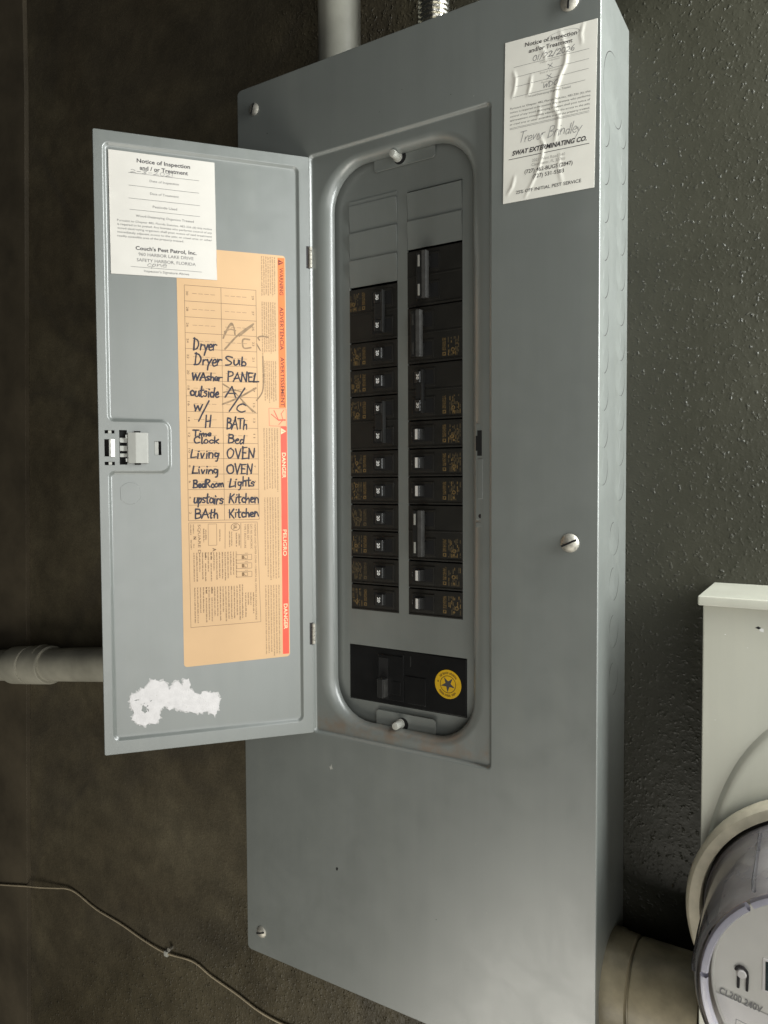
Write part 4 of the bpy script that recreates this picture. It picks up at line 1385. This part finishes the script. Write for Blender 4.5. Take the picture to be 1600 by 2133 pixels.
# ---- notice on the door
m = MB()
Np = [(-176.9, 230.6), (-85.9, 232.0), (-86.9, 337.4), (-177.3, 337.3)]
YN = 1.9
nu, nv = 40, 46
def np_(u, v):
    x = (Np[0][0] * (1 - u) + Np[1][0] * u) * (1 - v) + (Np[3][0] * (1 - u) + Np[2][0] * u) * v
    z = (Np[0][1] * (1 - u) + Np[1][1] * u) * (1 - v) + (Np[3][1] * (1 - u) + Np[2][1] * u) * v
    return x, z
def lift1(x, z):
    h = .16 * (1 + math.sin(x * .09 + z * .05)) + .10 * math.sin(z * .21 + x * .04)
    d = abs(z - (262.7 - .004 * (x + 116)))
    if -118 < x:
        h += .35 * math.exp(-(d / .8) ** 2)
    d2 = math.hypot((x + 173), (z - 300.5) * 1.5 + (x + 173) * .1)
    h += .5 * math.exp(-(((z - 300.2) / .7) ** 2)) * math.exp(-((x + 177) / 5.0) ** 2)
    return h
vs = []
for j in range(nv + 1):
    for i in range(nu + 1):
        x, z = np_(i / nu, j / nv)
        vs.append((x, YN - lift1(x, z), z))
m.add(vs, [(j * (nu + 1) + i, j * (nu + 1) + i + 1, (j + 1) * (nu + 1) + i + 1, (j + 1) * (nu + 1) + i) for j in range(nv) for i in range(nu)], 'paper')
m.loops([[(x, YN - lift1(x, z), z) for x, z in Np], [(x, 2.2, z) for x, z in Np]], 'paper')
sh = Sheet(m, lambda u, v, l: (-u, YN - .05 - l - lift1(-u, v), v), .02)
def tx(s, u0, u1, z, size, mat='ink', bold=0.0, res=3):
    vs_, fs_ = glyphs(s, bold, 0.0, res)
    x0, x1 = min(q[0] for q in vs_), max(q[0] for q in vs_)
    kx, ky = (u0 - u1) / (x1 - x0), size / .7
    l = sh.up()
    m.add([sh.put(u0 - (x - x0) * kx, z + y * ky, l) for x, y in vs_], fs_, mat)
tx('Notice of Inspection', 153.9, 108.4, 329.1, 3.4, bold=.022)
tx('and / or Treatment', 151.5, 110.3, 323.2, 3.4, bold=.022)
for z, a, b_ in ((319.5, 161, 100.7), (308.5, 160.9, 100.9), (297.4, 161.1, 100.4), (287.7, 160.6, 100.4), (238.1, 160.4, 99.5)):
    for k in range(12):
        sh.line((a + (b_ - a) * k / 12, z), (a + (b_ - a) * (k + 1) / 12, z), .28, 'ink')
tx('Date of Inspection', 143.3, 118.4, 313.3, 2.0, 'ink_grey')
tx('Date of Treatment', 143.1, 118.6, 302.2, 2.0, 'ink_grey')
tx('Pesticide Used', 141.0, 120.3, 290.9, 2.1, 'ink_grey')
tx('Wood-Destroying Organism Treated', 155.4, 105.9, 281.7, 2.0, 'ink_grey')
for k, s in enumerate(['Pursuant to Chapter 482, Florida Statutes, 482-226 (6) this notice', 'is required to be posted. Any licensee who performs control of any', 'wood-destroying organism shall post notice of said treatment',
                       'immediately adjacent access to the attic or crawl area or other', 'readily accessible area of the property treated.']):
    tx(s, 171.0, 90.0 if k < 4 else 114.9, 276.6 - 3.35 * k, 1.75, 'ink_grey', res=2)
tx("Couch's Pest Patrol, Inc.", 156.1, 103.9, 253.1, 3.2, bold=.022)
tx('960 HARBOR LAKE DRIVE', 153.7, 106.6, 248.2, 2.7, 'ink_grey')
tx('SAFETY HARBOR, FLORIDA', 155.3, 104.7, 243.1, 2.7, 'ink_grey')
tx("Inspector's Signature Above", 149.3, 110.6, 234.2, 2.0, 'ink_grey')
sh2 = Sheet(m, lambda u, v, l: (u, YN - .05 - l - lift1(u, v), v), sh.l + .05)
write(sh2, '2-3-2021', (-159.6, 319.9), (-122.0, 319.9), 2.9, .34, 'ink_grey')
write(sh2, 'cpne', (-147.0, 239.4), (-130.0, 239.2), 4.6, .4, 'ink_grey', slant=.2)
o = m.build('inspection_notice', door, smooth=60, weld=False)
o['label'] = 'white inspection notice inside the open door above the directory'

# ================================================================== conduits and cable
def axis_frame(d):
    d = Vector(d).normalized()
    p = d.cross(Vector((0, 1, 0))).normalized()
    return (d, p, d.cross(p))

cl_ = thing('pvc_conduit', 'grey plastic conduit running across the wall behind the open door', 'conduit', (-180, 72, -153))
d = Vector((-540, 0, -69.7))
L = 1.55
fr = axis_frame(d)
m = MB()
m.lathe([(0, 23.0), (d.length * L, 23.0)], (0, 0, 0), fr, 'pvc_lit', 40)
m.build('pipe', cl_, smooth=40)
m = MB()
s0 = 440
m.lathe([(s0 - 6, 23.2), (s0 - 6, 26.2), (s0 - 4, 27.3), (s0 + 34, 27.5), (s0 + 37, 27.0), (s0 + 37.5, 24.5), (s0 + 41, 24.5), (s0 + 41.5, 27.0), (s0 + 44, 27.5), (s0 + 80, 27.3), (s0 + 82, 26.0), (s0 + 82, 23.2)], (0, 0, 0), fr, 'pvc_lit', 40)
m.build('coupling', cl_, smooth=40)
m = MB()                               # a dried thread of glue round the joint
D_, P_, Q_ = fr
m.tube([D_ * (s0 + 8 + 16 * t_) + P_ * (27.9 * math.cos(2.4 + 2.2 * t_)) + Q_ * (27.9 * math.sin(2.4 + 2.2 * t_)) for t_ in [i / 12 for i in range(13)]], [.5 + .5 * math.sin(math.pi * i / 12) for i in range(13)], 'pvc_lit', 8)
m.build('glue_bead', cl_)

ct = thing('pvc_conduit', 'upright pale plastic conduit entering the top of the breaker panel', 'conduit', (-94, 55, 434))
m = MB()
m.lathe([(0, 21.3), (700, 21.3)], (0, 0, 0), 'z', 'pvc', 40)
m.build('pipe', ct, smooth=40)
m = MB()
m.lathe([(1, 28), (5, 28), (5.5, 25), (9, 25), (9.5, 21.4)], (0, 0, 0), 'z', 'pvc', 6)
m.build('locknut', ct)

fx = thing('flexible_conduit', 'ribbed shiny metal flexible conduit above the top edge of the panel', 'conduit', (15, 50, 434))
m = MB()
pr = []
for k in range(0, 70):
    z = 13 + k * 4.3
    pr += [(z, 12.6), (z + .7, 14.9), (z + 2.4, 15.3), (z + 3.4, 14.4), (z + 3.9, 12.6)]
m.lathe(pr, (0, 0, 0), 'z', 'bright_metal', 36)
m.build('ribbed_tube', fx, smooth=50)
m = MB()
m.lathe([(1, 19.5), (6, 19.5), (6.5, 17), (12, 17), (13, 14.5)], (0, 0, 0), 'z', 'zinc', 30)
m.build('connector', fx, smooth=40)

pn = thing('pvc_nipple', 'short fat tan conduit joining the panel to the meter socket', 'conduit', (178, 60, -378))
m = MB()
m.lathe([(0, 41), (7, 41), (9, 39.5), (19, 39.0), (20.5, 36.4)], (0, 0, 0), 'x', 'pvc_tan', 56)
m.build('hub', pn, smooth=40)
m = MB()
m.lathe([(19, 36.2), (21.5, 36.2), (22.2, 38.2), (24, 38.6), (73, 38.2)], (0, 0, 0), 'x', 'pvc_tan', 56)
m.build('coupling', pn, smooth=40)

cb = thing('cable', 'thin tan cable stapled across the lower left wall', 'cable', (0, 0, 0))
wp = [(-870, 91, -604), (-785, 91, -585.7), (-722, 91, -570.0), (-685, 92, -562), (-648, 95, -554), (-622, 97, -548.5), (-600.1, 98, -549.9), (-557.2, 98.2, -560.5), (-505.7, 98, -565.4), (-456.9, 98, -573.4), (-414.9, 97.5, -576.0), (-365.7, 98, -571.0), (-331.9, 98, -579.3), (-291.1, 98, -586.3), (-252.2, 98, -594.8), (-214.9, 98, -596.4), (-179.1, 98, -592), (-120, 98, -588)]
sp = []
P = [wp[0]] + wp + [wp[-1]]
for i in range(1, len(P) - 2):
    for k in range(6):
        t_ = k / 6
        sp.append(tuple(.5 * (2 * P[i][q] + (P[i + 1][q] - P[i - 1][q]) * t_ + (2 * P[i - 1][q] - 5 * P[i][q] + 4 * P[i + 1][q] - P[i + 2][q]) * t_ ** 2 + (3 * P[i][q] - P[i - 1][q] - 3 * P[i + 1][q] + P[i + 2][q]) * t_ ** 3) for q in (0, 1, 2)))
m = MB()
m.tube(sp, 1.35, 'cable', 10)
m.build('sheath', cb, smooth=60)
m = MB()
m.box(-417, -410, 95, 100, -580, -572.5, 'knob', 1.5)
m.lathe([(100, 2.0), (95, 2.0), (94, 2.8), (93, 2.4), (92.8, .01)], (-405, 0, -566.5), 'y', 'zinc', 14)
m.build('staple', cb)

# ================================================================== meter socket and meter
MX, MZ = 339.0, -262.0
ms = thing('meter_socket', 'pale grey steel meter socket box on the wall right of the breaker panel', 'meter socket', (MX, 100, MZ))
m = MB()
x0, x1 = 252.8 - MX, 440 - MX
m.box(x0, x1, -80, -.3, -260, -44 - MZ, 'meter_paint', 1.2)
m.build('box', ms)
m = MB()
m.box(x0 - 2.8, x1 + 3, -86, -.5, -45.2 - MZ, -38 - MZ, 'meter_paint', 1.2)
m.build('hood', ms)
m = MB()
def oval(a, b_, y, n_=96):
    return [(a * math.cos(2 * math.pi * k / n_), y, b_ * math.sin(2 * math.pi * k / n_)) for k in range(n_)]
m.loops([oval(85.0, 152, -79.6), oval(84.2, 151, -80.6), oval(82.8, 148, -82.4), oval(81.5, 145.5, -83.2), oval(79, 140, -83.5)], 'meter_paint', cap='meter_paint')
m.lathe([(-80.0, 88), (-92, 88)], (0, 0, 0), 'y', 'gasket', 80, caps=False)
m.build('collar', ms, smooth=40)
m = MB()
m.lathe([(-88, 93), (-96, 93.5), (-99, 92.2), (-101, 90.6), (-101.2, 87), (-100.4, 83.6), (-96, 82.6), (-86, 82.6)], (0, 0, 0), 'y', 'ring', 96, caps=False)
m.build('sealing_ring', ms, smooth=40)
for x, z, r in ((292, -60.5, 1.5), (268, -66, .5), (283, -74, .4), (262, -130, .4)):
    chip(x - MX, z - MZ, [(r * random.uniform(.6, 1.5) * math.cos(a), r * random.uniform(.5, 1.2) * math.sin(a)) for a in (0, 1, 2, 3, 4, 5.2)], 'white_ink_and_glint', ms, -80)
chip(287.5 - MX, -59.2 - MZ, [(0, 0), (2, 1.3), (4, .3), (2.5, -.9)], 'void', ms, -80.05)

em = thing('electric_meter', 'round electric meter under a clear dome plugged into the pale socket', 'electric meter', (MX, 100, MZ))
OX = -1.5
m = MB()
m.lathe([(-82, 81.5), (-97, 81.5), (-98.5, 80)], (0, 0, 0), 'y', 'gasket', 80, caps=False)
m.lathe([(-84, 80.5), (-92, 79.5), (-93, 70), (-150, 68.5), (-166, 68.0), (-170, 66.8), (-170.4, 65.0)], (0, 0, 0), 'y', 'meter_body', 80, caps=False)
m.build('base', em, smooth=40)
# face plate: upper field and paler lower field
m = MB()
FY = -172.0
m.lathe([(FY + 3, 66.6), (FY, 66.4), (FY - .6, 65.8), (FY - .6, 64.8), (FY, 64.4)], (0, 0, 0), 'y', 'meter_face', 96, caps=False)
ang = math.radians(-9)
def chord(side):
    pts_ = []
    n_ = 96
    for k in range(n_):
        t_ = 2 * math.pi * k / n_
        x, z = 64.6 * math.cos(t_), 64.6 * math.sin(t_)
        if side * (z - (-11.0 + (x + 50) * -.16)) >= 0:
            pts_.append((x, z))
    return pts_
m.lathe([(FY + .1, 64.5), (FY + .1, .01)], (0, 0, 0), 'y', 'meter_face', 96, caps=False)
for side, mat, yy in ((1, 'meter_face', FY), (-1, 'meter_face_low', FY - .5)):
    pts_ = chord(side)
    cxx = sum(p[0] for p in pts_) / len(pts_)
    czz = sum(p[1] for p in pts_) / len(pts_)
    pts_.sort(key=lambda p: math.atan2(p[1] - czz, p[0] - cxx))
    m.add([(x, yy, z) for x, z in pts_], [tuple(range(len(pts_)))], mat)
fp = m.build('faceplate', em, smooth=40, weld=False)
m = MB()
sh = Sheet(m, lambda u, v, l: (u - MX, FY - .55 - l, v - MZ), .03)
sh.text('CL200 240V', (277.6, -274.6), (301.5, -278.6), 4.2, 'meter_ink', .02)
sh.text('3W', (305, -279.2), (311, -280.2), 4.2, 'meter_ink', .02)
for a, b_ in (((287.5, -287.6), (299.0, -289.6)), ((299.0, -289.6), (298.2, -298)), ((298.2, -298), (286.8, -296)), ((286.8, -296), (287.5, -287.6))):
    sh.line(a, b_, .35, 'meter_ink')
sh.stroke([(289.0, -292.0), (290.4, -290.8), (291.6, -293.6), (293.0, -291.6), (294.4, -294.2), (296.8, -292.8)], .7, 'meter_ink')
sh.text('AMI', (289.4, -296.0), (296.6, -297.0), 1.6, 'meter_ink')
m.build('lettering', em, smooth=0, weld=False)
m = MB()
hp = [(286.9, -256.0), (287.6, -254.2), (289.4, -253.2), (291.6, -253.6), (293.2, -255.4), (293.6, -258.0), (293.3, -267.2)]
m.tube([(x - MX, FY - 1.2, z - MZ) for x, z in hp], .8, 'gasket', 8)
m.tube([(288.6 - MX, FY - 1.2, -259.8 - MZ), (288.4 - MX, FY - 1.2, -266.8 - MZ)], .8, 'gasket', 8)
m.lathe([(FY + .2, 3.0), (FY - 2.0, 2.8), (FY - 2.6, 2.2), (FY - 2.7, .01)], (290.4 - MX, 0, -257.4 - MZ), 'y', 'meter_face_low', 24)
m.build('test_hook', em, smooth=40)
m = MB()
m.box(301.5 - MX, 350 - MX, FY - 1.0, FY + 1, -264.5 - MZ, -244 - MZ, 'meter_face_low', .5)
m.box(303.2 - MX, 348 - MX, FY - 1.3, FY, -263.2 - MZ, -245.4 - MZ, 'lcd', .2)
m.build('display', em)
# pale lavender ring put in for the highlight on the dome's front edge, in segments
m = MB()
for a0, a1 in ((-65, 128), (131, 176), (178.5, 248)):
    n_ = max(8, int((a1 - a0) / 3))
    rows_ = []
    for r, y in ((70.3, -178.5), (71.6, -181.0), (70.6, -184.0), (67.4, -184.6), (66.4, -182.5), (67.0, -178.5)):
        rows_.append([(r * math.cos(math.radians(a0 + (a1 - a0) * k / n_)), y, r * math.sin(math.radians(a0 + (a1 - a0) * k / n_))) for k in range(n_ + 1)])
    for i in range(len(rows_)):
        A, B = rows_[i], rows_[(i + 1) % len(rows_)]
        m.add(A + B, [(k, k + 1, n_ + 2 + k, n_ + 1 + k) for k in range(n_)], 'lavender')
m.build('dome_highlight_rim', em, smooth=40)
m = MB()
m.lathe([(-99, 80.8), (-101, 79.4), (-140, 77.8), (-172, 76.2), (-180, 75.0), (-184.5, 73.0)], (0, 0, 0), 'y', 'glass_side', 96, caps=False)
m.lathe([(-184.5, 73.0), (-187, 70.6), (-187.6, 68.0), (-187.8, 40), (-187.8, .01)], (0, 0, 0), 'y', 'glass', 96, caps=False)
for a in (124, 178):                      # moulded ribs in the dome's wall
    ca, sa = math.cos(math.radians(a)), math.sin(math.radians(a))
    m.tube([(r * ca, y, r * sa) for y, r in ((-103, 79.6), (-140, 78.2), (-172, 76.6), (-181, 75.2))], 1.3, 'glass', 8)
m.build('dome', em, smooth=40)
